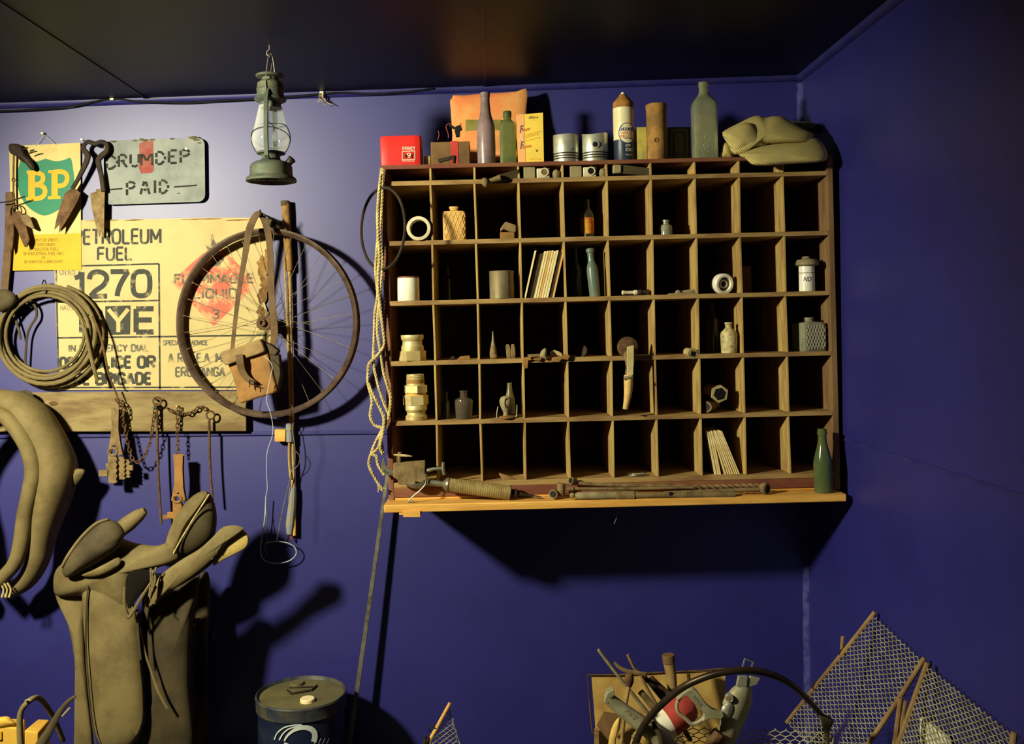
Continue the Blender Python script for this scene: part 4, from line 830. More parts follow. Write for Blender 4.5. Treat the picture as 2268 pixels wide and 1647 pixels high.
m_sack = M('ribbed_sacking', (214, 198, 128), 0.95, 0, (192, 176, 110), 5, .12, wave=(64, (0, math.radians(38), 0), (152, 138, 78)))
r = thing('folded_sack', 'lower folded ribbed yellow sack drooping over the cabinet top edge', 'sack', SB(1740, 0, -.28))
b = MB(); b.puff([(1636, 343), (1652, 352), (1666, 364), (1695, 367), (1753, 363), (1821, 358), (1833, 344), (1827, 325), (1815, 311), (1804, 305), (1790, 314), (1734, 317), (1676, 325), (1650, 336)], -.40, .05, 6, back=3.0, tilt=(0, -.0012), flatp=.4); b.obj('cloth', m_sack, r)
r = thing('folded_sack', 'upper folded ribbed yellow sack lying heaped on the lower sack', 'sack', SB(1700, 0, -.28))
b = MB(); b.puff([(1600, 297), (1606, 288), (1641, 270), (1664, 259), (1680, 256), (1695, 260), (1715, 257), (1734, 259), (1753, 270), (1777, 284), (1798, 294), (1800, 305), (1790, 315), (1734, 318), (1687, 321), (1664, 330), (1647, 341), (1625, 341), (1616, 328), (1612, 309)], -.35, .06, 7, back=2.2, tilt=(0, -.0008), flatp=.42, c=(1700, 296)); b.obj('cloth', m_sack, r)
b = MB(); b.puff([(1600, 297), (1620, 283), (1645, 272), (1668, 275), (1690, 300), (1700, 322), (1665, 331), (1646, 341), (1624, 341), (1614, 322)], -.38, .045, 5, back=1, flatp=.45); b.obj('fold', m_sack, r)
b = MB(); b.puff([(1593, 351), (1598, 335), (1603, 316), (1614, 318), (1622, 332), (1626, 350), (1610, 352)], -.33, .025, 4); tag(b.obj('sack_corner', m_sack), 'small crumpled corner of yellow sacking on the board under the upper sack', 'sack')
b = MB(); b.puff([(1742, 268), (1765, 268), (1795, 270), (1808, 278), (1806, 292), (1790, 296), (1755, 286)], -.16, .04, 5); tag(b.obj('rolled_cloth', M('grey_rolled_cloth', (96, 90, 62), .9, 0, (70, 66, 50), 18)), 'dark grey rolled cloth behind the folded sacks near the room corner', 'cloth')
# ================================================================ narrow top row
r = thing('wooden_scraper', 'wood-handled scraper poking out of the narrow top row near the purple bottle', 'scraper', P(1110, 405, -.40))
b = MB(); b.puff([(1066, 398), (1072, 393), (1080, 396), (1083, 405), (1080, 413), (1073, 414), (1067, 407)], -.412, .012); b.ptube([(1078, 404), (1092, 398), (1108, 393)], [6, 5, 7], -.405, 10); b.obj('handle', m_leather, r)
b = MB(); b.hexa([P(1100, 388, -.40), P(1150, 374, -.385), P(1152, 396, -.37), P(1104, 402, -.40)], [P(1100, 390, -.385), P(1150, 376, -.36), P(1152, 397, -.35), P(1104, 403, -.385)]); b.obj('blade', m_leatherd, r, .002)
m_stone = M('dusty_grey_cast', (150, 138, 100), 0.8, 0, (120, 108, 76), 18, 0.2)
def bracket(label, x, hole):
    r = thing('bearing_bracket', label, 'bracket', SB(x + 35, 1, -.36), 'cast brackets in the narrow top row')
    b = MB(); sbox(b, x, x + 26, 1, -.373, -.33, 25); b.obj('block', m_stone, r, .002)
    b = MB(); sbox(b, x + 29, x + 58, 1, -.372, -.345, 22); b.obj('flange', m_cream, r, .003)
    q = SB(x + 46, 1, -.3735, 13 * S(-.37)); MB().lathe(q, [(-.001, 9.5 * S(-.37)), (.003, 9.5 * S(-.37)), (.003, 7 * S(-.37)), (-.001, 6.6 * S(-.37))], (0, -1, 0), 20, cap=False).obj('eye', m_cream, r)
    MB().lathe(q + V((0, .0005, 0)), [(0, 7 * S(-.37)), (.0012, 7 * S(-.37))], (0, -1, 0), 18).obj('bore', m_dustiron if not hole else m_black, r)
    MB().lathe(SB(x + 72, 1, -.36), [(h * S(-.36), q_ * S(-.36)) for h, q_ in ((0, 5), (3, 8), (9, 9.5), (14, 8), (18, 5), (20, 1))], EZv, 16).obj('knob', m_stone, r)
bracket('dusty cast bracket with a filled rust-coloured eye in the narrow top row', 1160, False)
bracket('dusty cast bracket with an open dark eye in the narrow top row under the pistons', 1263, True)
r = thing('wedge_tool', 'dark wooden wedge with a pale square end in the narrow top row', 'wedge', SB(1395, 1, -.36))
b = MB(); b.hexa([P(1372, 364, -.378), P(1440, 372, -.372), P(1440, 390, -.372), P(1374, 384, -.378)], [P(1372, 364, -.31), P(1440, 374, -.31), P(1440, 391, -.31), P(1374, 384, -.31)]); b.obj('body', m_leatherd, r, .002)
b = MB(); b.pbox(1358, 364, 1377, 383, -.384, -.32); b.obj('end_block', m_stone, r, .004)
b = MB(); b.pprism([(1529, 387), (1533, 374), (1540, 369), (1542, 387)], -.372, .02); tag(b.obj('wood_chip', m_orangewood), 'small orange chip of wood in the narrow top row below the large square bottle', 'chip')
# ================================================================ second row (under the narrow row)
def ringlathe(c, R1, R2, depth, axd=(0, -1, 0), n=32): return MB().lathe(c, [(0, R2), (0, R1), (depth, R1), (depth, R2), (0, R2)], axd, n, cap=False)
s_ = S(-.37); q = SB(929.5, 2, -.34, 26.5 * s_)
tag(ringlathe(q, 26.5 * s_, 19.5 * s_, .05).obj('ceramic_ring', m_cream), 'thick cream ring lying on edge in the first column beside the metal hoop', 'ring')
m_wick = M('tan_quilted_glass', (212, 168, 92), 0.6, 0, (190, 146, 78), 12, 0)
r = thing('quilted_bottle', 'tan square bottle with a quilted lattice pattern in the second column', 'bottle', SB(1007, 2, -.345))
sl(1007, 2, -.345, [(0, 24, 7), (1, 24.8, 7), (60, 24.8, 7), (64, 23, 6), (65.5, 12, 3), (67, 8.5), (70, 8.5), (70.5, 10.3), (75, 10.3), (75.5, 8)], 40, sy=.6).obj('body', m_wick, r)
b = MB(); Yq = -.345 - 24.9 * S(-.345) * .6 - .0004
for k_ in range(-4, 6):
    for sg in (1, -1):
        pts = []
        for j in range(13):
            y = 471 + 56 * j / 12; x = 1007 + sg * ((k_ * 10) + (y - 471) * .36 - 10)
            if abs(x - 1007) < 23.5: pts.append((x, y))
        if len(pts) > 1: b.tube(pxs(pts, Yq), .0011, 5)
b.obj('lattice', M('tan_lattice', (232, 192, 116), .55), r)
r = thing('broken_clamp', 'small tan iron clamp with an open jaw in the third column of the second row', 'clamp', SB(1125, 2, -.35))
b = MB(); b.pprism([(1108, 506), (1118, 492), (1122, 491), (1143, 498), (1143, 512), (1138, 516), (1116, 507), (1109, 512)], -.37, .04); b.obj('upper_jaw', m_dustiron, r, .002)
b = MB(); sbox(b, 1108, 1140, 2, -.368, -.33, 15); b.obj('lower_jaw', m_tan, r, .002)
b = MB(); b.pbox(1134, 508, 1141, 522, -.362, -.335); b.obj('hinge', m_rust, r, .001)
r = thing('labelled_bottle', 'dim bottle with a torn yellow and red label standing in the fifth column', 'bottle', SB(1301, 2, -.27))
sl(1301, 2, -.30, [(0, 14), (1, 15), (52, 15), (58, 13), (66, 7), (82, 6), (83, 7), (86, 7)], 24).obj('glass', glassm('brown_glass', (70, 58, 44), None, .25, .5), r)
sl(1301, 2, -.30, [(10, 15.5), (46, 15.5)], 24, cap=False).obj('label', M('torn_label', (196, 150, 40), .7, 0, (170, 70, 36), 26), r)
m_pale = glassm('pale_dusty_glass', (166, 164, 134), (140, 142, 118), .2, .3)
tag(sl(1475, 2, -.345, [(0, 13), (1, 14.2), (19, 14.2), (23, 12), (24.5, 7.5), (30, 7), (30.5, 8.2), (34, 8.2), (34.5, 6)], 24).obj('ink_bottle', m_pale), 'little pale glass ink bottle standing alone in the seventh column', 'bottle')
# ================================================================ third row
r = thing('white_pot', 'plain white cylindrical pot in the first column', 'pot', SB(905, 3, -.345))
sl(905, 3, -.345, [(0, 23.5), (1, 24.3), (50, 24.3), (51, 24)], 36).obj('body', m_white, r)
sl(905, 3, -.345, [(51, 24.2), (54, 24.2), (54.5, 22), (52, 21)], 36).obj('rim', m_redwood, r)
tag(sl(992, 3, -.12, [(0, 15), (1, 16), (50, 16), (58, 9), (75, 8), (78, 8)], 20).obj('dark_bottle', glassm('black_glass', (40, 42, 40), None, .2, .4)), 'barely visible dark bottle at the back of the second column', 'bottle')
r = thing('grey_tin', 'dull grey cylindrical tin with a vertical seam in the third column', 'tin', SB(1112, 3, -.345))
sl(1112, 3, -.345, [(0, 26), (.8, 27), (59, 27), (60.5, 27.6), (61.5, 27), (60, 25.5)], 36).obj('body', M('dull_grey_tin', (142, 128, 94), .5, .3, (116, 104, 74), 10), r)
b = MB(); q = cylmap(SB(1112, 3, -.345), 27.2 * S(-.345), .48, .53, 0, 59 * S(-.345)); b.hexa([q(0, 0), q(1, 0), q(1, 1), q(0, 1)], [v + V((0, .003, 0)) for v in (q(0, 0), q(1, 0), q(1, 1), q(0, 1))]); b.obj('seam', m_stone, r)
ORD = ['first', 'second', 'third', 'fourth', 'fifth', 'sixth', 'seventh', 'eighth', 'ninth', 'tenth', 'eleventh', 'twelfth', 'thirteenth']
m_page = M('cream_page_edge', (238, 222, 162), 0.7, 0, (222, 196, 130), 25); m_page2 = M('orange_page_edge', (226, 178, 104), 0.7, 0, (208, 160, 92), 25); m_cover = M('dark_cover', (64, 54, 38), 0.7, 0, (84, 72, 50), 20)
bk = [(1161, 3.8, m_page), (1168, 4, m_cover), (1173, 4, m_cover), (1178, 3.4, m_cover), (1182.5, 4.4, m_page), (1188, 4.2, m_page), (1193.4, 4.2, m_page2), (1198.6, 4.2, m_page), (1203.6, 4.8, m_page), (1209.4, 4.6, m_page), (1215, 3.2, m_cover), (1219.2, 3, m_cover), (1223.4, 4, m_page2)]
for i, (x, ww, mt) in enumerate(bk):
    hh = (105, 97, 98, 99, 103, 103.5, 104, 104, 103, 104, 102, 101, 105)[i]; ee = (0, .012, .012, .012, .001, 0, .001, 0, .001, 0, .004, .004, 0)[i]
    b = MB(); sbox(b, x, x + ww, 3, -.372 + ee, -.25, hh, shear=26.0)
    kind = 'dark-covered' if mt is m_cover else ('orange-edged' if mt is m_page2 else 'cream-edged')
    tag(b.obj('thin_booklet', mt, bevel=.0004), '%s thin booklet leaning in the fourth column, %s from the white pot side' % (kind, ORD[i]), 'booklet', 'leaning booklets in the fourth column')
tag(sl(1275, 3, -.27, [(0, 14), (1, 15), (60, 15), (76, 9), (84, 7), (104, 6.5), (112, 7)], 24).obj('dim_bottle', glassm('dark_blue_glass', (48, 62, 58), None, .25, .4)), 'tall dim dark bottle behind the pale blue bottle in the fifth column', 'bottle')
m_aqua = glassm('aqua_glass', (112, 136, 122), (138, 144, 118), .2, .35)
s_ = S(-.34); ax_ = (EZv + EX * -.085).normalized()
tag(MB().lathe(SB(1318, 3, -.34), [(h * s_, q_ * s_) for h, q_ in ((0, 11), (1, 12), (58, 12.5), (68, 11), (76, 8), (84, 7), (98, 7), (99, 9), (107, 9), (108, 6.5))], ax_, 28).obj('slim_bottle', m_aqua), 'slim pale blue-green bottle tilting slightly in the fifth column', 'bottle')
r = thing('spark_plug', 'old spark plug lying on its side in the sixth column', 'spark plug', SB(1410, 3, -.36))
for nm, h0, pr, mt in (('ceramic_body', 0, [(0, 3), (2, 5.5), (6, 5), (8, 4), (26, 4), (28, 5.5), (34, 5.5), (35, 4)], m_cream), ('threaded_end', 35, [(0, 5), (4, 6.5), (8, 6.5), (9, 4.5), (20, 4.5), (21, 6), (26, 6), (27, 3), (32, 2)], m_darkiron)):
    MB().lathe(SB(1377, 3, -.36, 7 * S(-.36)) + EX * h0 * S(-.36), [(h * S(-.36), q_ * S(-.36)) for h, q_ in pr], EX, 16).obj(nm, mt, r)
r = thing('lever_tool', 'dusty flat lever with a small knob lying in the seventh column under the ink bottle', 'lever', SB(1508, 3, -.36))
b = MB(); b.hexa([P(1474, 655, -.37), P(1541, 652, -.37), P(1541, 645, -.37), P(1480, 650, -.37)], [P(1474, 655, -.35), P(1541, 652, -.35), P(1541, 645, -.35), P(1480, 650, -.35)]); b.obj('arm', m_stone, r, .001)
b = MB(); b.lathe(SB(1502, 3, -.36, .006), [(0, .010), (.005, .009), (.009, .003)], EZv, 12); b.ptube([(1500, 648), (1540, 642)], 3, -.355, 8, sm=0); b.obj('knob', m_stone, r)
m_porc = M('white_porcelain', (240, 238, 220), 0.3, 0, (226, 222, 196), 8, spec=.6)
s_ = S(-.35); ad = V((.30, -.93, -.12)).normalized(); c_ = P(1597, 628, -.33)
r = thing('porcelain_insulator', 'white porcelain insulator lying on its side with its dark round hole facing out', 'insulator', SB(1597, 3, -.33))
MB().lathe(c_, [(-.03, 12 * s_), (-.02, 19 * s_), (0, 23 * s_), (.02, 23.5 * s_), (.024, 21 * s_), (.024, 16 * s_), (.004, 15 * s_)], ad, 32, cap=False).obj('shell', m_porc, r)
MB().lathe(c_, [(.004, 15.5 * s_), (.006, 15 * s_)], ad, 24).obj('dark_bore', m_black, r)
MB().lathe(c_, [(.006, 10 * s_), (.016, 10 * s_), (.016, 6 * s_), (.008, 6 * s_)], ad, 24, cap=False).obj('inner_tube', m_cream, r)
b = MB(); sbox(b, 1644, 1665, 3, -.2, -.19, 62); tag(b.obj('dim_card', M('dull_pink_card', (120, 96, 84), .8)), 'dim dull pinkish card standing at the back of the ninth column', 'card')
r = thing('lidded_insulator', 'white porcelain cylinder with a wide cap and small printed mark in the tenth column', 'insulator', SB(1787, 3, -.345))
sl(1787, 3, -.345, [(0, 17), (1, 17.8), (57, 17.5), (58, 16)], 32).obj('body', m_porc, r)
sl(1787, 3, -.345, [(40, 17.9), (40.8, 18.1), (41.6, 17.9)], 32, cap=False).obj('band', m_stone, r)
sl(1787, 3, -.345, [(57, 24), (59, 26.5), (64, 26), (70, 22), (72, 12), (73, 9), (77, 8), (78, 5)], 32).obj('cap', m_stone, r)
b = MB(); cm = cylmap(SB(1787, 3, -.345), 18.2 * S(-.345), -.7, .25, 22 * S(-.345), 32 * S(-.345)); b.text('ND', cm, shear=.3); b.obj('printed_mark', m_black, r)
# ================================================================ fourth row
m_brass = M('pale_dusty_metal', (212, 194, 136), 0.45, 0.35, (186, 164, 104), 14, 0.1)
r = thing('pipe_coupling', 'short pale metal pipe coupling with a hexagonal base in the first column, second from the bottom of its pair', 'coupling', SB(914, 4, -.345))
r['label'] = 'short pale metal pipe coupling with a hexagonal base, directly above the taller coupling'
def hexlathe(px, row, Y, h0, h1, R, rot=.3):
    s_ = S(Y); return MB().lathe(SB(px, row, Y), [(h0 * s_, R * s_ * .96), ((h0 + 1) * s_, R * s_), ((h1 - 1) * s_, R * s_), (h1 * s_, R * s_ * .96)], EZv, 6, rot=rot)
hexlathe(914, 4, -.345, 0, 22, 30, .15).obj('hexagon_nut', m_brass, r)
sl(914, 4, -.345, [(22, 25), (28, 25.5), (33, 25), (34, 23), (38, 22), (43, 21.5), (46, 23.5), (48, 25), (55, 25.5), (57, 25), (56, 22), (40, 20)], 36).obj('sleeve', m_brass, r)
b = MB(); sbox(b, 996, 1004, 4, -.36, -.34, 8, shear=4); tag(b.obj('iron_bit', m_darkiron, bevel=.001), 'small dark iron bit in the second column beside the flat tan offcut', 'bit')
b = MB(); b.hexa([SB(1012, 4, -.365), SB(1042, 4, -.365), SB(1040, 4, -.365, .012), SB(1020, 4, -.365, .010)], [SB(1012, 4, -.345), SB(1042, 4, -.345), SB(1040, 4, -.345, .013), SB(1020, 4, -.345, .011)]); tag(b.obj('flat_offcut', m_tan, bevel=.001), 'flat tan offcut lying in the second column', 'offcut')
r = thing('oil_dropper', 'small tapered oil dropper with a round base standing in the third column', 'oiler', SB(1093, 4, -.35))
sl(1093, 4, -.35, [(0, 5), (2, 7.5), (12, 8.3), (20, 7.5), (30, 5)], 20).obj('bulb', m_dustiron, r)
sl(1093, 4, -.35, [(30, 5), (40, 3), (50, 1.8), (60, 1.0), (61, .4)], 16).obj('spout', m_stone, r)
MB().lathe(SB(1096, 4, -.36, .008), [(0, 5 * S(-.36)), (.006, 4.6 * S(-.36)), (.008, 2 * S(-.36))], (.1, -1, 0), 14).obj('boss', m_tan, r)
r = thing('forked_jaw', 'grey two-pronged iron jaw standing upright in the third column beside the oil dropper', 'jaw', SB(1131, 4, -.35))
for q in ([(1123, 796), (1121, 780), (1120, 768), (1121, 763), (1127, 762), (1130, 768), (1131, 780), (1131, 796)], [(1131, 796), (1131, 780), (1132, 768), (1133, 762), (1139, 762), (1141, 770), (1142, 785), (1140, 796)]):
    b = MB(); b.pprism(q, -.36, .018); b.obj('prong', m_dustiron, r, .0015)
for nm, lab, q, mt, dy, th in (('angle_bracket', 'tan iron angle bracket hanging over the shelf edge in the fourth column', [(1158, 797), (1158, 792), (1176, 790), (1177, 797), (1170, 798), (1169, 815), (1160, 817), (1158, 806)], m_tan, -.392, .03),
                       ('rusted_bar', 'short rusted bar lying across the angle bracket in the fourth column', [(1168, 785), (1198, 783), (1200, 790), (1170, 791)], m_dustiron, -.372, .012),
                       ('iron_wedge', 'tan iron wedge between the angle bracket and the grey knob in the fourth column', [(1178, 796), (1198, 791), (1200, 794), (1196, 799)], m_tan, -.392, .03),
                       ('curled_scrap', 'curled scrap of bright metal in the fourth column beside the grey knob', [(1218, 793), (1220, 780), (1228, 775), (1238, 778), (1244, 782), (1248, 792), (1240, 788), (1230, 786), (1224, 794)], m_brass, -.365, .016),
                       ('iron_plate', 'thin tan iron plate poking over the shelf edge at the end of the fourth column', [(1222, 800), (1224, 792), (1245, 788), (1262, 786), (1262, 789), (1258, 797), (1244, 795), (1238, 802)], m_tan, -.396, .025)):
    b = MB(); b.pprism(q, dy, th); tag(b.obj(nm, mt, bevel=.001), lab, nm.split('_')[-1])
b = MB(); b.puff([(1196, 790), (1198, 778), (1206, 771), (1211, 774), (1211, 790), (1212, 797), (1204, 794)], -.385, .014); tag(b.obj('iron_scrap', m_stone), 'rounded grey iron knob among the scraps in the fourth column', 'knob')
MB_ = MB().lathe(P(1288, 778, -.33), [(0, 15 * S(-.33)), (.004, 14 * S(-.33)), (.005, 4 * S(-.33))], (-.5, -.8, .3), 24); tag(MB_.obj('dim_disc', m_darkiron), 'dim round metal disc leaning inside the fifth column', 'disc')
r = thing('horn_lever', 'rusty lever with a round cupped head and pale handle hanging over a shelf edge', 'lever', P(1390, 905, -.41))
MB().lathe(P(1390, 769, -.395), [(-.03, 10 * S(-.4)), (-.01, 20 * S(-.4)), (0, 24 * S(-.4)), (.008, 23 * S(-.4)), (.014, 14 * S(-.4)), (.016, 2 * S(-.4))], (.15, -1, .1), 28).obj('cupped_head', m_rust, r)
b = MB(); b.puff([(1380, 785), (1390, 775), (1404, 770), (1405, 800), (1402, 836), (1392, 838), (1384, 832), (1386, 815), (1384, 800)], -.418, .009, 4, sm=2); b.obj('shank', m_dustiron, r)
b = MB(); b.pprism([(1389, 768), (1404, 764), (1404, 800), (1402, 836), (1389, 838)], -.430, .008); b.obj('pale_blade', M('pale_bone', (204, 190, 136), .5, 0, (176, 160, 104), 14), r, .001)
b = MB(); b.ptube([(1392, 830), (1392, 846), (1391, 870), (1388, 890), (1385, 906)], [10, 10.5, 9, 7, 6], -.424, 12); b.obj('grip', M('pale_tan_bone', (214, 178, 106), .5, 0, (180, 150, 92), 12), r)
b = MB(); b.ptube([(1382, 838), (1390, 836), (1400, 832)], 4, -.436, 8); b.obj('collar', m_stone, r)
q = P(1535, 783, -.385); ad = V((.25, -.95, -.12)).normalized(); s_ = S(-.38)
r = thing('square_socket', 'tan iron tube socket with a square hole in the seventh column', 'socket', SB(1530, 4, -.37))
MB().lathe(q, [(-.045, 9 * s_), (-.02, 10 * s_), (0, 12 * s_), (0, 9 * s_)], ad, 20).obj('tube', m_brass, r)
MB().lathe(q, [(.0004, 7.6 * s_), (.001, 7.6 * s_)], ad, 4, rot=.5).obj('square_hole', m_black, r)
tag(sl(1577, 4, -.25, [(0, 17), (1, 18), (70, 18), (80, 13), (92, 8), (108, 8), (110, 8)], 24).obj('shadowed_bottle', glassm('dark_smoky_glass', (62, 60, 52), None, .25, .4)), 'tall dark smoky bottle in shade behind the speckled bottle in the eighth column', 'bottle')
m_speck = M('speckled_glass', (206, 190, 132), 0.4, 0, (150, 138, 96), 70, 0.4)
tag(sl(1615, 4, -.345, [(0, 16), (1, 17.2), (40, 18.6), (46, 17), (52, 11), (56, 7.5), (63, 7), (64, 8.3), (68, 8.3), (68.5, 6.5)], 32).obj('speckled_bottle', m_speck), 'small round speckled pale bottle standing in the eighth column', 'bottle')
r = thing('cut_glass_decanter', 'square cut-glass decanter bottle with a diamond pattern in the tenth column', 'decanter', SB(1792, 4, -.33))
s_ = S(-.33); rt = math.radians(14)
MB().lathe(SB(1792, 4, -.33), [(h * s_, q_ * s_, e_) for h, q_, e_ in ((0, 27, 8), (1.5, 28, 8), (60, 28, 8), (63, 26, 6), (65, 12, 3), (67, 9.5, 2), (71, 9.5, 2), (71.5, 11, 2), (74, 11, 2), (74.5, 9, 2))], EZv, 48, rot=rt).obj('body', m_pale, r)
b = MB(); u1 = V((math.cos(rt), math.sin(rt), 0)); n1 = V((math.sin(rt), -math.cos(rt), 0)); c0 = SB(1792, 4, -.33) + n1 * (28 * s_ + .0006)
for k_ in range(-8, 9):
    for sg in (1, -1):
        pts = []
        for j in range(11):
            h = 5 + 52 * j / 10; x = sg * (k_ * 7 + (h - 30) * .45)
            if abs(x) < 24.5: pts.append(c0 + u1 * x * s_ + EZv * h * s_)
        if len(pts) > 1: b.tube(pts, .0008, 4)
b.obj('cut_pattern', M('pale_glass_ridge', (186, 182, 150), .3), r)
# ================================================================ fifth row
r = thing('tall_coupling', 'tall pale metal pipe union with two hexagonal nuts and an orange band', 'coupling', SB(922, 5, -.345))
sl(922, 5, -.345, [(0, 23), (1, 24.3), (9, 24.3), (12, 21), (17, 20.5), (21, 23), (23, 24.6), (32, 24.6), (33, 24)], 36).obj('lower_sleeve', m_brass, r)
hexlathe(922, 5, -.345, 33, 55, 28, .2).obj('hexagon_nut', m_brass, r)
sl(922, 5, -.345, [(55, 23), (60, 23)], 32).obj('orange_seal', m_orangewood, r)
hexlathe(922, 5, -.345, 60, 77, 27.5, .75).obj('hexagon_nut', m_brass, r)
sl(922, 5, -.345, [(77, 20), (81, 20)] + [(81 + k_ * 1.6, 20 if k_ % 2 else 18.8) for k_ in range(11)] + [(99, 19.5), (101, 19), (100, 16)], 36).obj('threaded_neck', m_brass, r)
sl(922, 5, -.345, [(82, 20.3), (88, 20.3)], 36, cap=False).obj('orange_tape', m_tan, r)
tag(sl(987, 5, -.335, [(0, 9), (1, 10), (36, 10), (41, 7), (45, 5.5), (56, 5.5), (57, 6.5), (60, 6.5)], 20).obj('vial', glassm('dim_clear_glass', (112, 106, 84), None, .2, .5)), 'small narrow dim glass vial in the second column beside the round bottle', 'vial')
tag(sl(1028, 5, -.345, [(0, 16), (1.5, 18), (25, 19.5), (38, 20), (43, 18.5), (46, 12), (48, 7.8), (58, 7.5), (60, 9), (62, 9), (62.5, 7)], 32).obj('round_bottle', glassm('smoky_glass', (110, 96, 80), (90, 84, 66), .12, .45)), 'squat round smoky glass bottle in the second column', 'bottle')
r = thing('bulb_holder', 'pear-shaped dusty bulb on a small stand with a thin wire frame in the third column', 'bulb', SB(1122, 5, -.36))
sl(1124, 5, -.365, [(0, 17), (2, 19), (4, 18), (6, 8)], 28).obj('stand', m_tan, r)
sl(1121, 5, -.365, [(5, 7), (10, 5.5), (16, 7), (24, 11), (33, 14), (40, 14), (46, 11), (49, 6), (50, 1)], 28).obj('bulb', m_stone, r)
b = MB(); b.ptube([(1100, 926), (1101, 912), (1103, 900)], 1.3, -.37, 6); b.ptube([(1122, 929), (1138, 928), (1144, 920), (1145, 908), (1145, 896)], 1.5, -.37, 6); b.obj('wire_frame', m_steel, r)
sl(1130, 5, -.33, [(8, 13), (40, 11), (60, 6), (76, 5)], 20, cap=False).obj('glass_chimney', glassm('hazy_chimney', (150, 140, 92), None, .3, .6), r)
b = MB(); b.ptube([(1121, 880), (1118, 890), (1120, 905)], .7, -.365 - 14.6 * S(-.365), 4); b.obj('crack', m_black, r)
q = P(1594, 872, -.36); s_ = S(-.36); ad = V((.12, -.99, -.05)).normalized()
r = thing('hexagon_tube_spanner', 'tube spanner with a hexagonal end resting on the iron pipe in the eighth column', 'spanner', P(1594, 892, -.34))
MB().lathe(q, [(-.10, 15 * s_), (-.03, 17 * s_), (0, 20.5 * s_), (0, 14.5 * s_)], ad, 6, rot=.4, cap=True).obj('tube', m_brass, r)
MB().lathe(q, [(.0004, 14.3 * s_), (.001, 14.3 * s_)], ad, 6, rot=.2).obj('hexagon_hole', m_black, r)
q = P(1564, 901, -.365); ad = V((-.45, -.88, -.02)).normalized()
r = thing('iron_pipe', 'short iron pipe with an open end lying under the hexagonal spanner in the eighth column', 'pipe', SB(1580, 5, -.33))
MB().lathe(q, [(-.115, 12.5 * s_), (0, 12.5 * s_), (0, 8 * s_)], ad, 20).obj('tube', m_dustiron, r)
MB().lathe(q, [(.0004, 8 * s_), (.001, 8 * s_)], ad, 18).obj('bore', m_black, r)
# ================================================================ lowest row
r = thing('pale_clip', 'small pale metal clip lying flat in the sixth column of the lowest row', 'clip', SB(1412, 6, -.36))
b = MB(); b.tube([SB(1412, 6, -.35, .004) + V((19 * S(-.35) * math.cos(t), .02 * math.sin(t), .001 * math.sin(3 * t))) for t in [k_ * .314 for k_ in range(20)]], .0035, 6, True); b.obj('loop', m_steel, r)
b = MB(); sbox(b, 1401, 1424, 6, -.355, -.345, 6); b.obj('plate', m_stone, r, .001)
b = MB(); b.hexa([SB(1114, 6, -.375, .002), SB(1140, 6, -.375), SB(1140, 6, -.375, .003), SB(1114, 6, -.375, .006)], [SB(1105, 6, -.33, .014), SB(1125, 6, -.33, .006), SB(1125, 6, -.33, .009), SB(1105, 6, -.33, .018)]); tag(b.obj('wood_splinter', m_wood), 'flat splinter of wood lying in the third column of the lowest row', 'splinter')
xs = [1577, 1584, 1588.8, 1593.6, 1605, 1610.6, 1615.6, 1620.6, 1626, 1631, 1635.6]
for i, x in enumerate(xs):
    mt = m_cover if i == 0 else m_page
    b = MB(); sbox(b, x, x + (3.6 if i in (1, 2, 3, 4, 6, 7) else 3.1), 6, -.366 + (.03 if i == 0 else .001 * (i % 3)), -.25, 97 - (i % 3), shear=-17.0 if i < 4 else (-27.5 - (i - 4) * 1.6 if i < 99 else 0))
    tag(b.obj('thin_tile', mt, bevel=.0004), '%s thin tile leaning in the lowest row, %s counted towards the green beer bottle' % ('dark' if i == 0 else 'cream', ORD[i]), 'tile', 'leaning tiles in the eighth column')
# ================================================================ on the base board
YT = -.425
r = thing('fencing_gauge', 'dusty iron tool with flat body, curved graduated arm and wire leg on the base board', 'tool', P(905, 1110, YT))
b = MB(); b.pprism([(871, 1026), (941, 1020), (941, 1046), (946, 1052), (944, 1062), (938, 1070), (921, 1066), (919, 1072), (899, 1066), (899, 1073), (883, 1073), (880, 1062), (871, 1056)], YT, .022); b.obj('body', m_dustiron, r, .0015)
b = MB(); b.pprism([(849, 1013), (846, 1022), (844, 1034), (848, 1044), (856, 1051), (872, 1054), (872, 1041), (862, 1038), (854, 1031), (852, 1022)], YT + .004, .006); b.obj('curved_arm', m_steel, r, .0008)
b = MB()
for k_ in range(6): b.pstrip([(851 + k_ * 3.4, 1040 + k_ * 1.8), (850 + k_ * 3.5, 1045 + k_ * 1.6)], .8, YT + .0035)
b.obj('graduations', m_black, r)
b = MB(); b.ptube([(884, 1028), (884, 1015), (885, 1001)], 4, YT + .01, 8, sm=2); b.ptube([(879, 1026), (881, 1008)], 1.4, YT + .006, 6, sm=2); b.obj('post', m_dustiron, r)
b = MB(); b.ptube([(872, 1007), (888, 1008), (900, 1009), (913, 1010)], [2, 3.2, 3, .6], YT + .008, 8); b.obj('spike', m_brass, r)
b = MB(); b.ptube([(942, 1041), (950, 1041), (962, 1038), (980, 1037)], [4, 5, 4, 3], YT + .012, 10); b.ptube([(982, 1023), (981, 1036), (984, 1051)], 3.6, YT + .01, 8); b.obj('turn_handle', m_steel, r)
b = MB(); b.puff([(898, 1067), (920, 1070), (938, 1068), (943, 1060), (944, 1074), (932, 1081), (916, 1081), (904, 1076)], YT + .004, .012); b.obj('rounded_lug', m_steel, r)
b = MB(); b.ptube([(938, 1045), (943, 1058), (942, 1072), (930, 1086), (916, 1098), (904, 1111), (917, 1108)], 1.7, YT - .012, 6); b.obj('wire_leg', m_steel, r)
r = thing('spiked_roller', 'iron tool with a long dimpled cylinder and a thin tip lying on the base board', 'tool', P(1080, 1108, YT))
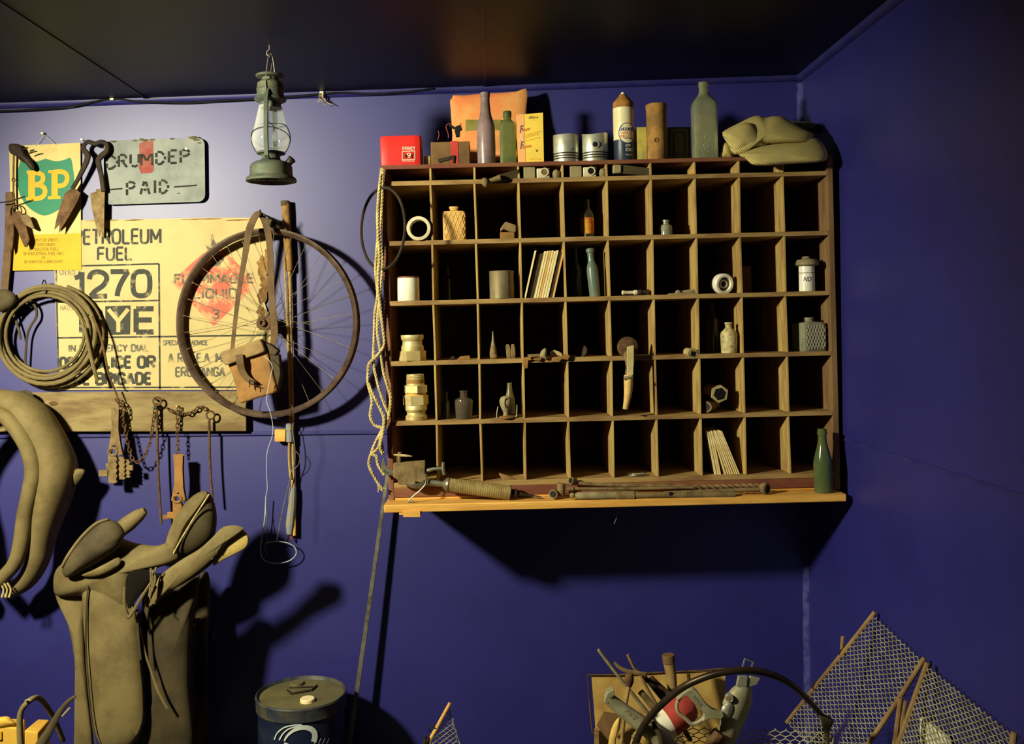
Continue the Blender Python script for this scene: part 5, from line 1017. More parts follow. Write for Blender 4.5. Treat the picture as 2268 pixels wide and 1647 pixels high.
pa_, pb_ = P(993, 1073, YT + .005), P(1130, 1091, YT + .005); ad = (pb_ - pa_).normalized(); LL = (pb_ - pa_).length; s_ = S(YT)
b = MB(); b.tube([pa_.lerp(pb_, -.34), pa_.lerp(pb_, -.08)], .0095, 12); b.obj('shaft', m_steel, r)
MB().lathe(pa_, [(-.018, 7 * s_), (-.01, 13 * s_), (-.002, 16.5 * s_), (0, 16.5 * s_)], ad, 24).obj('flange', m_steel, r)
m_dimp = M('dimpled_iron', (160, 140, 86), 0.6, 0.2, (132, 112, 66), 20)
b = MB(); nA, nL = 44, 56
for i in range(nL + 1):
    for j in range(nA):
        th = 2 * math.pi * (j + ((i // 2) % 2)) / nA; e = ad.cross(V((0, 1, 0))).normalized(); f2 = ad.cross(e)
        rr_ = (15.4 + i / nL * 1.2) * s_ * (1.0 if (i % 2 and j % 2) else .95)
        b.v.append(pa_ + ad * (LL * i / nL) + e * (math.cos(th) * rr_) + f2 * (math.sin(th) * rr_))
for i in range(nL):
    for j in range(nA): b.f.append((i * nA + j, i * nA + (j + 1) % nA, (i + 1) * nA + (j + 1) % nA, (i + 1) * nA + j))
b.obj('dimpled_cylinder', m_dimp, r, angle=10)
MB().lathe(pb_, [(0, 16.6 * s_), (.002, 16.6 * s_), (.003, 9 * s_), (.014, 9 * s_), (.015, 11 * s_), (.02, 11 * s_), (.021, 7 * s_), (.03, 5 * s_), (.06, 2.4 * s_), (.1, 1.6 * s_)], ad, 20).obj('end_cap', m_darkiron, r)
b = MB(); b.ptube([(1182, 1099), (1190, 1101), (1196, 1101), (1196, 1107)], 1.6, YT, 6, sm=2); b.obj('hooked_tip', m_dustiron, r)
def tubeend(name, label, cat, c, R, ad, L_, mt, Y):
    ad = V(ad).normalized(); s_ = S(Y); q = P(c[0], c[1], Y); r = thing(name, label, cat, q - V((0, 0, R * s_)))
    MB().lathe(q, [(-L_, R * s_), (0, R * s_), (0, R * .72 * s_)], ad, 20).obj('tube', mt, r)
    MB().lathe(q, [(.0004, R * .72 * s_), (.001, R * .72 * s_)], ad, 18).obj('bore', m_black, r); return r
tubeend('short_socket', 'short round iron socket with its open end facing out, next to the roller tip', 'socket', (1225, 1094), 10, (-.35, -.93, .05), .03, m_dustiron, -.44)
b = MB(); b.ptube([(1243, 1070), (1242, 1082), (1243, 1098)], [9, 9.5, 9], -.42, 14, sm=2); tag(b.obj('iron_bush', m_dustiron), 'squat upright iron bush behind the short round socket on the base board', 'bush')
r = tubeend('long_tube_wrench', 'long thin tube wrench at the back of the base board with its open end raised', 'wrench', (1264, 1064), 8.5, (-.75, -.6, .25), .02, m_dustiron, -.412)
b = MB(); b.ptube([(1266, 1067), (1300, 1071), (1400, 1075), (1520, 1076)], 4.2, -.402, 10, sm=3); b.obj('shank', m_dustiron, r)
r = thing('auger_bit', 'long auger bit with a twisted end lying in the middle of the base board', 'auger', P(1460, 1088, -.42))
b = MB(); b.ptube([(1255, 1082), (1270, 1082)], 5.4, -.422, 10, sm=0); b.obj('socket_end', m_dustiron, r)
b = MB(); b.ptube([(1270, 1082), (1400, 1082), (1535, 1079)], 3.4, -.422, 10, sm=2); b.obj('shank', m_dustiron, r)
b = MB(); q = []; qq = []
for i in range(91):
    t = i / 90; c_ = P(1535 + 150 * t, 1079 - 3 * t, -.422); th = t * 2 * math.pi * 5; e = V((0, math.cos(th), math.sin(th))) * .0055; q.append(c_ + e); qq.append(c_ - e)
b.tube(q, .003, 6); b.tube(qq, .003, 6); b.tube([P(1535, 1079, -.422), P(1686, 1076, -.422)], .0022, 6); b.obj('twist', m_dustiron, r)
r = thing('ball_end_rod', 'iron rod with a hollow ball end lying near the green beer bottle', 'rod', P(1660, 1092, -.44))
b = MB(); b.ptube([(1470, 1092), (1560, 1088), (1684, 1083)], 4.4, -.438, 10, sm=2); b.obj('shank', m_dustiron, r)
MB().lathe(P(1693, 1081, -.434), [(-.014, 6 * S(-.44)), (-.01, 11 * S(-.44)), (0, 13 * S(-.44)), (.009, 12.5 * S(-.44)), (.012, 9.5 * S(-.44)), (.003, 7 * S(-.44))], (.6, -.8, .05), 24).obj('ball_end', m_dustiron, r)
r = thing('sectioned_bar', 'thick sectioned iron bar with a collar lying along the front of the base board', 'bar', P(1440, 1104, -.452))
pa_, pb_ = P(1262, 1097, -.452), P(1628, 1095.5, -.452); s_ = S(-.452); LL = (pb_ - pa_).length / 366
MB().lathe(pa_, [(h * LL, q_ * s_) for h, q_ in ((0, 2), (2, 6), (8, 6.5), (11, 4), (13, 5), (18, 8), (100, 8.4), (103, 8))], pb_ - pa_, 20).obj('handle', m_stone, r)
MB().lathe(pa_, [(h * LL, q_ * s_) for h, q_ in ((103, 9), (104.5, 10), (142, 10), (143, 9))], pb_ - pa_, 20).obj('collar', m_dustiron, r)
MB().lathe(pa_, [(h * LL, q_ * s_) for h, q_ in ((143, 8), (150, 8), (160, 6.4), (244, 6.8), (245, 5.8), (246, 7.2), (364, 7.8), (366, 7))], pb_ - pa_, 20).obj('barrel', m_dustiron, r)
b = MB(); b.lathe(P(1486, 1093, -.452 - 6.4 * S(-.452)), [(0, 4.5 * s_), (.0012, 4 * s_)], (0, -1, 0), 14); b.obj('dark_hole', m_black, r)
m_beer = glassm('green_beer_glass', (84, 104, 64), (108, 112, 62), .14, .3)
tag(sl(1824, 7, -.42, [(0, 18), (2, 20), (60, 20.5), (72, 19.5), (86, 16), (100, 12), (114, 9.6), (126, 9), (127, 10.6), (134, 10.6), (135, 9.8), (140, 9.8), (141, 7)], 36).obj('beer_bottle', m_beer), 'green glass beer bottle standing at the corner end of the base board', 'bottle')
# ================================================================ horse collar
YC = -.15
r = thing('horse_collar', 'big padded leather horse collar hanging from the plank at the edge of the wall', 'collar', P(-15, 1330, YC))
pad = [(-15, 886), (10, 889), (42, 898), (74, 925), (98, 961), (117, 998), (128, 1040), (121, 1088), (106, 1138), (93, 1190), (84, 1238), (62, 1280), (35, 1302), (18, 1316)]
pr_ = [26, 27, 30, 35, 35, 36, 39, 38, 34, 28, 24, 21, 18, 12]
inn = [(-15, 914), (15, 925), (42, 956), (64, 995), (74, 1044), (67, 1086), (56, 1135), (47, 1200), (34, 1245), (10, 1274), (-6, 1292)]
for sg in (1, -1):
    mir = (lambda q: q) if sg > 0 else (lambda q: [(-30 - x, y) for x, y in q])
    n_ = len(pad); b = MB(); qq = spl(mir(pad), 5); rr_ = spl([(a,) for a in pr_], 5); k_ = S(YC)
    b.tube(pxs(qq, YC + .02), [a[0] * k_ for a in rr_], 18, False, 1.5); b.obj('pad', m_leather, r)
    b = MB(); b.ptube(mir(inn), [16, 17, 18, 18, 18, 17, 17, 16, 15, 14], YC - .05, 14, flat=1.1); b.obj('hame_roll', m_leather, r)
    b = MB(); b.puff(mir([(92, 1040), (120, 1037), (150, 1037), (187, 1039), (183, 1056), (168, 1076), (146, 1111), (120, 1102), (88, 1090), (90, 1064)]), YC + .03, .03, 4, flatp=.4); b.obj('leather_patch', m_leather, r)
b = MB()
for x in (6, 14, 22): b.ptube([(x - 6, 1290), (x + 2, 1305), (x - 2, 1322)], 2.2, YC - .06, 6, sm=3)
b.obj('lacing', m_ropem, r)
# ================================================================ saddle
YS = -.345
r = thing('stock_saddle', 'old dusty leather stock saddle with knee pads and long flaps below the plank', 'saddle', P(290, 1660, YS)); SAD = r
b = MB(); b.puff([(122, 1300), (128, 1268), (150, 1258), (190, 1262), (196, 1300), (190, 1380), (192, 1460), (200, 1560), (206, 1680), (166, 1680), (168, 1540), (162, 1440), (146, 1370), (126, 1330)], YS + .05, .04, 5, flatp=.4); b.obj('skirt', m_leather, r)
b = MB(); b.puff([(182, 1290), (200, 1272), (250, 1280), (300, 1345), (306, 1400), (312, 1470), (318, 1540), (317, 1600), (300, 1640), (262, 1662), (224, 1650), (206, 1600), (196, 1500), (186, 1400)], YS - .015, .035, 5, flatp=.4, c=(250, 1450)); b.obj('flap', m_leather, r)
b = MB(); b.ptube([(196, 1290), (192, 1340), (190, 1420), (194, 1500), (203, 1590), (214, 1650)], 1.8, YS - .045, 6); b.obj('flap_edge', m_leatherd, r)
b = MB(); b.puff([(128, 1320), (118, 1295), (124, 1262), (150, 1240), (200, 1215), (260, 1192), (300, 1202), (345, 1208), (372, 1202), (392, 1212), (394, 1240), (358, 1254), (334, 1262), (322, 1262), (300, 1280), (292, 1340), (280, 1368), (240, 1350), (186, 1320)], YS + .005, .06, 6, flatp=.45, c=(250, 1270)); b.obj('seat', m_leather, r)
b = MB(); b.puff([(138, 1258), (152, 1230), (178, 1195), (212, 1162), (240, 1150), (262, 1158), (276, 1178), (272, 1196), (262, 1214), (235, 1234), (205, 1252), (175, 1268), (150, 1278), (140, 1272)], YS - .06, .05, 6, flatp=.5); b.obj('knee_pad', m_leatherd, r)
b = MB(); b.ptube([(136, 1256), (152, 1228), (180, 1190), (212, 1160), (240, 1149)], [3, 4, 4, 4, 2.5], YS - .075, 8); b.obj('pad_piping', m_leather, r)
b = MB(); b.ptube([(262, 1176), (285, 1158), (308, 1140), (322, 1130)], [17, 18, 14, 7], YS + .12, 14); b.obj('knee_pad', m_leather, r)
b = MB(); b.puff([(180, 1274), (205, 1262), (240, 1244), (262, 1234), (268, 1246), (250, 1262), (215, 1276)], YS - .066, .012, 3); b.obj('pad_shelf', m_leather, r)
# cantle, its outer half with the seam
b = MB(); b.puff([(362, 1248), (368, 1210), (380, 1170), (398, 1130), (424, 1100), (448, 1087), (464, 1092), (474, 1110), (480, 1140), (478, 1175), (468, 1200), (440, 1222), (405, 1240), (380, 1252)], YS + .05, .06, 6, flatp=.45); b.obj('cantle', m_leatherd, r)
b = MB(); b.puff([(360, 1252), (364, 1212), (376, 1172), (396, 1132), (424, 1101), (448, 1087), (462, 1092), (450, 1112), (428, 1148), (404, 1188), (384, 1226), (376, 1244)], YS + .022, .045, 5, flatp=.45); b.obj('cantle_roll', m_leather, r)
b = MB(); b.ptube([(463, 1094), (448, 1118), (426, 1152), (402, 1192), (383, 1228), (376, 1246)], 1.8, YS - .018, 6); b.obj('cantle_seam', m_ropem, r)
# wing: upper leaf and the paler lining turned out at its end
b = MB(); b.puff([(318, 1330), (334, 1300), (362, 1268), (400, 1240), (440, 1216), (470, 1190), (492, 1168), (520, 1163), (540, 1170), (524, 1184), (504, 1200), (486, 1222), (448, 1258), (404, 1290), (362, 1318), (330, 1345)], YS - .045, .016, 4, flatp=.4, c=(420, 1250)); b.obj('thigh_wing', m_leather, r)
b = MB(); b.puff([(494, 1178), (506, 1168), (530, 1168), (546, 1180), (551, 1194), (545, 1212), (522, 1226), (494, 1240), (472, 1252), (478, 1226), (490, 1200)], YS - .025, .012, 4, flatp=.4); b.obj('wing_lining', M('pale_saddle_lining', (196, 172, 96), .85, 0, (160, 136, 76), 10, .2), r)
b = MB(); b.puff([(330, 1342), (360, 1314), (400, 1288), (440, 1258), (474, 1232), (478, 1240), (440, 1272), (400, 1296), (360, 1316), (334, 1346)], YS - .02, .012, 3, flatp=.4, c=(405, 1289)); b.obj('wing_edge', m_leather, r)
b = MB(); b.ptube([(502, 1184), (492, 1204), (480, 1222)], 1.4, YS - .055, 6); b.tube([P(466 + 6 * math.cos(t), 1234 + 5 * math.sin(t), YS - .05) for t in [k_ * .52 for k_ in range(12)]], .0014, 5, True); b.obj('strap_ring', m_steel, r)
b = MB(); b.puff([(280, 1278), (292, 1264), (314, 1260), (332, 1266), (332, 1284), (318, 1306), (302, 1328), (286, 1348), (280, 1330), (278, 1300)], YS - .075, .008, 4, flatp=.4); b.obj('stirrup_opening', M('opening_shade_black', (26, 22, 17), .95, spec=.05), r)  # near-black patch stands in for the shade inside the opening
b = MB(); b.ptube([(276, 1300), (276, 1340), (284, 1366), (296, 1352), (312, 1325), (334, 1290)], [3, 4, 5, 4, 4, 3], YS - .075, 6); b.obj('bound_edge', m_leather, r)
b = MB()
for q in ([(334, 1258), (334, 1290), (330, 1320)], [(342, 1262), (338, 1290), (332, 1322)], [(336, 1262), (344, 1282), (336, 1310)], [(346, 1256), (338, 1280), (334, 1300)]): b.ptube(q, 2.4, YS - .085, 6, flat=.6)
b.ptube([(330, 1318), (336, 1332), (344, 1336)], 1.5, YS - .08, 6); b.obj('lacing_thong', m_leather, r)
b = MB(); b.puff([(322, 1330), (350, 1318), (400, 1296), (436, 1272), (442, 1290), (432, 1340), (424, 1420), (422, 1520), (424, 1680), (300, 1680), (318, 1600), (318, 1520), (308, 1400)], YS + .05, .05, 5, flatp=.4, c=(370, 1480)); b.obj('under_panel', M('shade_darkened_leather', (74, 63, 40), .85, 0, (56, 48, 32), 8, .2), r)  # panel colour darkened to carry the shade under the wing
b = MB(); b.ptube([(312, 1390), (320, 1440), (336, 1490), (350, 1530), (370, 1568)], [2, 2.4, 2.6, 3.2, 3], YS - .035, 6, flat=.5); b.obj('hanging_thong', m_leather, r)
b = MB(); b.ptube([(304, 1350), (306, 1400), (312, 1460)], 2.6, YS - .05, 6); b.obj('flap_binding', m_leatherd, r)
r = thing('stirrup_strap', 'dark folded girth and straps hanging behind the saddle on its far side', 'strap', P(445, 1660, -.12))
b = MB(); b.puff([(440, 1280), (462, 1270), (466, 1340), (460, 1420), (462, 1520), (454, 1640), (430, 1680), (424, 1500), (430, 1380)], -.11, .03, 4, c=(445, 1460)); b.obj('strap', m_leatherd, r)
b = MB(); b.ptube([(428, 1375), (446, 1378), (450, 1420), (456, 1500), (452, 1580)], 6, -.15, 8, flat=.5); b.obj('girth_strap', m_leatherd, r)
zs_ = P(290, 1300, YS).z
r = thing('saddle_stand', 'dark timber stand hidden under the stock saddle, reaching the floor', 'stand', V((P(300, 1500, YS).x, YS + .1, 0)))
cx_ = P(300, 1500, YS).x
b = MB(); b.box((cx_ + .02, YS + .155, zs_ / 2 + .05), (.09, .05, zs_ - .10)); b.obj('post', m_darkiron, r, .004)
b = MB(); b.box((cx_ + .02, YS + .10, .03), (.40, .30, .06)); b.obj('foot', m_darkiron, r, .004)
# ================================================================ drum
m_drum = M('navy_drum_paint', (22, 30, 54), 0.4, 0.1, (40, 48, 66), 7, 0.05, spec=.5, lo=.5, hi=.75)
m_dtop = M('dusty_drum_lid', (112, 106, 68), 0.6, 0.2, (94, 88, 58), 8, 0.1)
m_dlogo = M('white_logo_paint', (196, 202, 196), 0.5)
DR = .146; dc = V((P(667, 1532, -.25).x, -.25, 0)); DH = P(667, 1531, -.25).z
r = thing('steel_drum', 'navy blue steel drum with a white swoosh emblem standing on the floor', 'drum', dc)
MB().lathe(dc, [(0, DR - .004), (.006, DR), (.11, DR - .002), (.115, DR + .002), (.12, DR - .002), (DH - .052, DR - .003)], (0, 0, 1), 56).obj('shell', m_drum, r)
MB().lathe(dc, [(DH - .052, DR - .003), (DH - .046, DR + .003), (DH - .012, DR + .004), (DH - .006, DR + .006), (DH - .001, DR + .004), (DH, DR + .001), (DH - .008, DR - .002), (DH - .012, DR - .004)], (0, 0, 1), 56, cap=False).obj('rim', M('worn_drum_rim', (56, 62, 74), .5, .3, (92, 88, 68), 16), r)
MB().lathe(dc + V((0, 0, DH - .016)), [(0, DR - .003), (.004, DR - .003), (.005, DR - .012), (.003, .05), (.003, .001)], (0, 0, 1), 56, cap=False).obj('lid', m_dtop, r)
lz = DH - .0125
def lidp(px, py):
    d = (EZ - lz)
    for _ in range(1): pass
    a, b_ = px - CX, py - CY; u = a * cr - b_ * sr; v = a * sr + b_ * cr; dist = (EZ - lz) * F / v
    return V((u * dist / F, dist - D, lz))
q = lidp(681, 1553); MB().lathe(q, [(0, .024), (.010, .024), (.012, .022), (.012, .001)], (0, 0, 1), 24, cap=False).obj('bung_cap', M('bright_bung', (246, 226, 170), .45, .1), r)
q = lidp(658, 1516); MB().lathe(q, [(0, .024), (.010, .022), (.010, .001)], (0, 0, 1), 24, cap=False).obj('bung', m_dtop, r)
b = MB(); pts = [lidp(x, y) + V((0, 0, .004)) for x, y in ((636, 1530), (645, 1538), (690, 1530), (702, 1520))]; b.tube(pts, .0035, 6); b.tube([lidp(640, 1524) + V((0, 0, .003)), lidp(700, 1522) + V((0, 0, .003))], .0025, 6); b.obj('folded_handle', m_darkiron, r)
def drumfn(px, py):
    """point of the drum's front seen at the pixel"""
    a, b_ = px - CX, py - CY; u = (a * cr - b_ * sr) / F; v = (a * sr + b_ * cr) / F
    R_ = DR - .001; cx0, cy0 = dc.x, dc.y + D
    A = u * u + 1; B = -2 * (u * cx0 + cy0); Cc = cx0 * cx0 + cy0 * cy0 - R_ * R_
    t = (-B - math.sqrt(max(B * B - 4 * A * Cc, 0))) / (2 * A)
    p = V((u * t, t - D, EZ - v * t)); n = V((p.x - dc.x, p.y - dc.y, 0)).normalized(); return p + n * .002
b = MB()
b.strip(spl([(608, 1637), (615, 1622), (630, 1610), (650, 1605), (668, 1604)], 5), [2.5] * 6 + [3] * 15, drumfn)
b.strip(spl([(619, 1638), (627, 1624), (640, 1613), (658, 1608), (672, 1606)], 5), 3, drumfn)
b.strip(spl([(630, 1640), (637, 1628), (650, 1617), (666, 1611), (682, 1611), (694, 1618), (697, 1630), (694, 1642)], 5), [3 + 9 * min(1, i / 22) for i in range(36)], drumfn)
for x in (695, 704, 713, 722): b.strip([(x, 1648), (x + 6, 1634)], 1.3, drumfn)
b.strip([(626, 1656), (633, 1645), (640, 1650)], 6, drumfn)
b.obj('emblem', m_dlogo, r)
# ================================================================ wire netting on bent sticks
m_net = M('galvanised_netting', (186, 180, 140), 0.5, 0.15, (140, 132, 92), 30)
m_stick = M('bent_cane', (150, 120, 78), 0.65, 0, (116, 88, 56), 8, 0.2)
def quadfn(A, B_, Cc, Dd, sag=0.0, nrm=V((0, 0, 0))):
    return lambda u, v: A * ((1 - u) * (1 - v)) + Dd * (u * (1 - v)) + B_ * ((1 - u) * v) + Cc * (u * v) + nrm * (sag * math.sin(math.pi * u) * math.sin(math.pi * min(v, 1)))
def on(px, py, X):
    """point seen at the pixel with world x = X"""
    a, b_ = px - CX, py - CY; u = a * cr - b_ * sr; v = a * sr + b_ * cr; dist = X * F / u
    return V((X, dist - D, EZ - v * dist / F))
xw = XR - .02
A1 = on(1934, 1360, xw); B1 = on(1790, 1540, .955); D1 = on(2044, 1462, xw - .005); dn = B1 - A1
B1x = A1 + dn * 1.35; R1 = on(1925, 1645, .985); C1x = D1 + (R1 - D1) * 1.5
r = thing('netting_stretcher', 'wire netting panel between two cane sticks leaning in the room corner', 'netting', V(((B1x.x + C1x.x) / 2, (B1x.y + C1x.y) / 2, B1x.z)), 'netting panels leaning on the side wall')
b = MB(); netting(b, quadfn(A1, B1x, C1x, D1), 24, 24, .0009); b.obj('wire_netting', m_net, r)
for pa_, pb_ in ((A1, B1x), (D1, C1x)):
    b = MB(); dd = (pb_ - pa_); b.tube([pa_ - dd * .02, pa_ + dd * .3 + V((0, -.004, 0)), pa_ + dd * .65, pb_], [.0065, .007, .0065, .006], 10); b.obj('cane_stick', m_stick, r)
for t in (.22, .42):
    b = MB(); b.tube([A1 + dn * (t * 2.1) + V((.011 * math.cos(k_), -.002, .011 * math.sin(k_))) for k_ in [q * .785 for q in range(8)]], .0022, 5, True); b.obj('wire_tie', m_darkiron, r)
b = MB(); b.tube([A1 + dn * .44 + V((-.004, .008, -.004)), A1 + dn * .40 + V((-.006, .012, .03))], .006, 8); b.obj('stick_stub', m_stick, r)
A2 = on(2053, 1472, xw - .01); B2 = on(1990, 1648, 1.03); D2 = on(2246, 1628, xw - .01); dn2 = B2 - A2
B2x = A2 + dn2 * 1.4; C2x = D2 + V((dn2.x * .9, -.05, dn2.z)) * 1.4
r = thing('netting_stretcher', 'wire netting panel nearest the viewer, leaning on the side wall over a white sheet', 'netting', V(((B2x.x + C2x.x) / 2, (B2x.y + C2x.y) / 2, B2x.z)), 'netting panels leaning on the side wall')
b = MB(); netting(b, quadfn(A2, B2x, C2x, D2, .012, V((-.5, -.5, 0))), 34, 20, .0010); b.obj('wire_netting', m_net, r)
for pa_, pb_ in ((A2, B2x), (D2, C2x)):
    b = MB(); dd = (pb_ - pa_); b.tube([pa_ - dd * .02, pa_ + dd * .5, pb_], [.0075, .008, .0065], 10); b.obj('cane_stick', m_stick, r)
p0, p1 = A2 + dn2 * .35, A2 + dn2 * .46
b = MB(); b.tube([on(1995, 1545, 1.05), on(1988, 1600, 1.04), on(1980, 1660, 1.02)], .007, 8); b.obj('cane_brace', m_stick, r)
b = MB(); b.tube([on(2006, 1552, 1.05), on(1998, 1600, 1.045), on(1996, 1640, 1.04)], .005, 8); b.obj('cane_brace', m_stick, r)
b = MB(); b.hexa([on(2037, 1588, XR - .025), on(2090, 1628, XR - .025), on(2112, 1700, XR - .025), on(2037, 1700, XR - .025)], [p + V((.012, 0, 0)) for p in (on(2037, 1588, XR - .025), on(2090, 1628, XR - .025), on(2112, 1700, XR - .025), on(2037, 1700, XR - .025))])
tag(b.obj('white_sheet', m_white), 'white sheet seen through the netting panel against the side wall', 'sheet')
# small netting piece in the middle
YN = -.42
r = thing('netting_scrap', 'pointed piece of wire netting tied to an orange stick near the middle of the floor', 'netting', P(980, 1760, YN))
T0 = P(992, 1562, YN); TL = P(900, 1740, YN - .05); TR = P(1048, 1740, YN + .02)
b = MB()
for i in range(20):
    pts = []
    for j in range(33):
        v = j / 32; wd = v; u = (i + .5 + (.55 if j % 2 == i % 2 else -.55)) / 20
        a = T0.lerp(TL, v); c_ = T0.lerp(TR, v); w_ = (c_ - a).length; full = (TR - TL).length
        x = u * full
        pts.append((x, a + (TR - TL).normalized() * (x - full * (1 - v) * .62)) if True else None)
    run = []
    for j, (x, p) in enumerate(pts):
        v = j / 32; a = T0.lerp(TL, v); c_ = T0.lerp(TR, v); inside = a.x - .004 <= p.x <= c_.x + .004
        if inside: run.append(p)
    if len(run) > 2: b.tube(run, .0011, 4)
b.tube([T0, TR], .0013, 5); b.obj('wire_netting', m_net, r)
b = MB(); b.tube([P(997, 1556, YN - .01), P(965, 1615, YN - .015), P(935, 1668, YN - .02), P(885, 1760, YN - .05)], [.0055, .006, .006, .006], 10); b.obj('stick', m_orangewood, r)
b = MB(); b.tube([P(942, 1628, YN - .03), P(940, 1660, YN - .03)], .005, 8); b.tube([P(957 + 8 * math.cos(t), 1614 + 5 * math.sin(t), YN - .018 + .008 * math.sin(t)) for t in [k_ * .785 for k_ in range(8)]], .0016, 5, True); b.obj('wire_tie', m_darkiron, r)
# ================================================================ wire basket with hoop handle and its tools
YB_ = -1.0; bs = S(YB_); bc = P(1622, 1655, YB_)
r = thing('wire_basket', 'round wire netting basket with a dark hooped handle, filled with old shearing tools', 'basket', V((bc.x, YB_, 0)))
rim_z = P(1622, 1640, YB_).z; brx, bry = 222 * bs, .11
b = MB(); b.ptube([(1404, 1655), (1418, 1620, -.02), (1440, 1586, -.04), (1480, 1546, -.08), (1520, 1517, -.11), (1570, 1496, -.13), (1610, 1487, -.14), (1650, 1484, -.14), (1690, 1488, -.13), (1730, 1502, -.11), (1765, 1525, -.08), (1795, 1555, -.04), (1815, 1578)], [8, 7.5, 7.5, 7.5, 7.5, 7, 6.5], YB_ - .005, 12); b.obj('hoop_handle', M('worn_dark_steel', (70, 58, 44), .35, .6, (52, 42, 34), 14), r)
b = MB(); b.puff([(1806, 1568), (1822, 1578), (1842, 1590), (1846, 1600), (1838, 1618), (1838, 1640), (1846, 1664), (1832, 1664), (1826, 1625), (1816, 1592)], YB_ - .005, .01, 3, flatp=.4); b.obj('handle_fork', m_leatherd, r)
b = MB(); netting(b, lambda u, v: V((bc.x + brx * math.cos(2 * math.pi * u) * (1 - .25 * v), YB_ + bry * math.sin(2 * math.pi * u) * (1 - .25 * v), rim_z + .012 * math.sin(4 * math.pi * u + 2) + (.05 - rim_z) * v)), 100, 22, .0010); b.obj('wire_netting', m_net, r)
MB().tube([V((bc.x + brx * .75 * math.cos(t), YB_ + bry * .75 * math.sin(t), .05)) for t in [k_ * .1309 for k_ in range(48)]], .006, 8, True).obj('base_ring', m_darkiron, r)
MB().tube([V((bc.x + brx * .75 * math.cos(t), YB_ + bry * .75 * math.sin(t), .006)) for t in [k_ * .1309 for k_ in range(48)]], .006, 8, True).obj('foot_ring', m_darkiron, r)
b = MB(); b.box((bc.x, YB_, .03), (brx * 1.45, bry * 1.3, .044)); b.obj('floor_board', m_darkiron, r)
m_tin = M('yellowed_tin', (214, 178, 98), 0.65, 0.1, (176, 136, 72), 6, 0.15)
r = thing('yellowed_tin_box', 'open yellowed rectangular tin box standing behind the wire basket tools', 'box', P(1460, 1700, -.42))
def tp(x, y, d=-.42): return P(x, y, d)
b = MB(); b.hexa([tp(1310, 1496), tp(1606, 1486), tp(1612, 1760), tp(1330, 1760)], [p + V((0, .008, 0)) for p in (tp(1310, 1496), tp(1606, 1486), tp(1612, 1760), tp(1330, 1760))]); b.obj('back_panel', m_tin, r)
b = MB(); b.ptube([(1302, 1494), (1380, 1494), (1450, 1489), (1520, 1486), (1607, 1480)], 1.8, -.425, 6, sm=0); b.ptube([(1302, 1494), (1306, 1560), (1312, 1622), (1322, 1624)], 2, -.425, 6, sm=0); b.ptube([(1522, 1490), (1524, 1512)], 1.4, -.425, 6, sm=0); b.obj('rolled_edge', m_rust, r)
b = MB(); b.hexa([tp(1316, 1612, -.46), tp(1326, 1612, -.46), tp(1328, 1760, -.46), tp(1316, 1760, -.46)], [tp(1316, 1612, -.43), tp(1326, 1612, -.43), tp(1328, 1760, -.43), tp(1316, 1760, -.43)]); b.obj('corner_post', m_wood, r)
b = MB(); b.hexa([tp(1338, 1578, -.5), tp(1385, 1585, -.52), tp(1352, 1645, -.5), tp(1322, 1608, -.48)], [p + V((0, .01, 0)) for p in (tp(1338, 1578, -.5), tp(1385, 1585, -.52), tp(1352, 1645, -.5), tp(1322, 1608, -.48))]); b.obj('loose_flap', m_boxw, r)
YR = -.62
def rod(name, label, cat, pts, rad, mat, Y=YR, **k):
    b = MB(); b.ptube(pts, rad, Y, 10, sm=3, **k); return tag(b.obj(name, mat), label, cat)
rod('iron_rod', 'long thin grey iron rod slanting up out of the tin box above the curved strip', 'rod', [(1325, 1438), (1372, 1500), (1420, 1560), (1470, 1625), (1500, 1690)], [3.6, 4, 4.4, 4.6], m_stone, -.60)
rod('thin_stick', 'thin brown stick slanting up out of the tin box beside the curved iron strip', 'stick', [(1390, 1449), (1405, 1480), (1418, 1492), (1436, 1530), (1470, 1590), (1505, 1680)], [3.2, 3.6, 4, 4], m_stick, -.56)
rod('curved_strip', 'curved iron strip lying across the slanting rods in the tin box', 'strip', [(1361, 1466), (1372, 1478), (1390, 1486), (1410, 1490), (1430, 1492)], [3, 4.4, 5, 4], m_dustiron, -.635, flat=.3)
r = thing('mallet_handle', 'upright wooden tool handle with a dark worn top standing out of the tin box', 'handle', P(1485, 1680, -.55))
b = MB(); b.ptube([(1482, 1466), (1487, 1500), (1490, 1540), (1496, 1680)], [13.5, 11.5, 10.5, 10], -.55, 16, sm=3); b.obj('grip', m_wood, r)
b = MB(); b.ptube([(1480, 1449), (1482, 1468)], [14, 14], -.55, 16, sm=0); b.obj('worn_top', m_boxw, r, .002)
r = thing('small_hammer', 'small dark iron hammer head with a pale wooden shank in the tin box', 'hammer', P(1390, 1690, -.62))
b = MB(); b.puff([(1386, 1494), (1400, 1490), (1404, 1506), (1398, 1522), (1390, 1522), (1384, 1508)], -.66, .012); b.obj('head', m_rust, r)
b = MB(); b.ptube([(1393, 1518), (1388, 1545), (1384, 1575), (1372, 1690)], [5, 4.6, 4], -.66, 8); b.obj('shank', m_wood, r)
rod('dark_file', 'dark narrow file slanting through the tools in the tin box', 'file', [(1425, 1495), (1455, 1530), (1490, 1575), (1530, 1640)], [5, 6, 6, 5], m_darkiron, -.60, flat=.4)
rod('flat_bar', 'flat rusty bar with a rivet slanting beside the dark file in the tin box', 'bar', [(1418, 1530), (1445, 1562), (1480, 1600), (1520, 1660)], [7, 8, 8, 7], m_dustiron, -.64, flat=.3)
rod('iron_shank', 'stout dark iron shank slanting below the wooden tool handle', 'shank', [(1440, 1500), (1468, 1528), (1494, 1548), (1540, 1590)], [7, 8, 8, 7], m_rust, -.585)
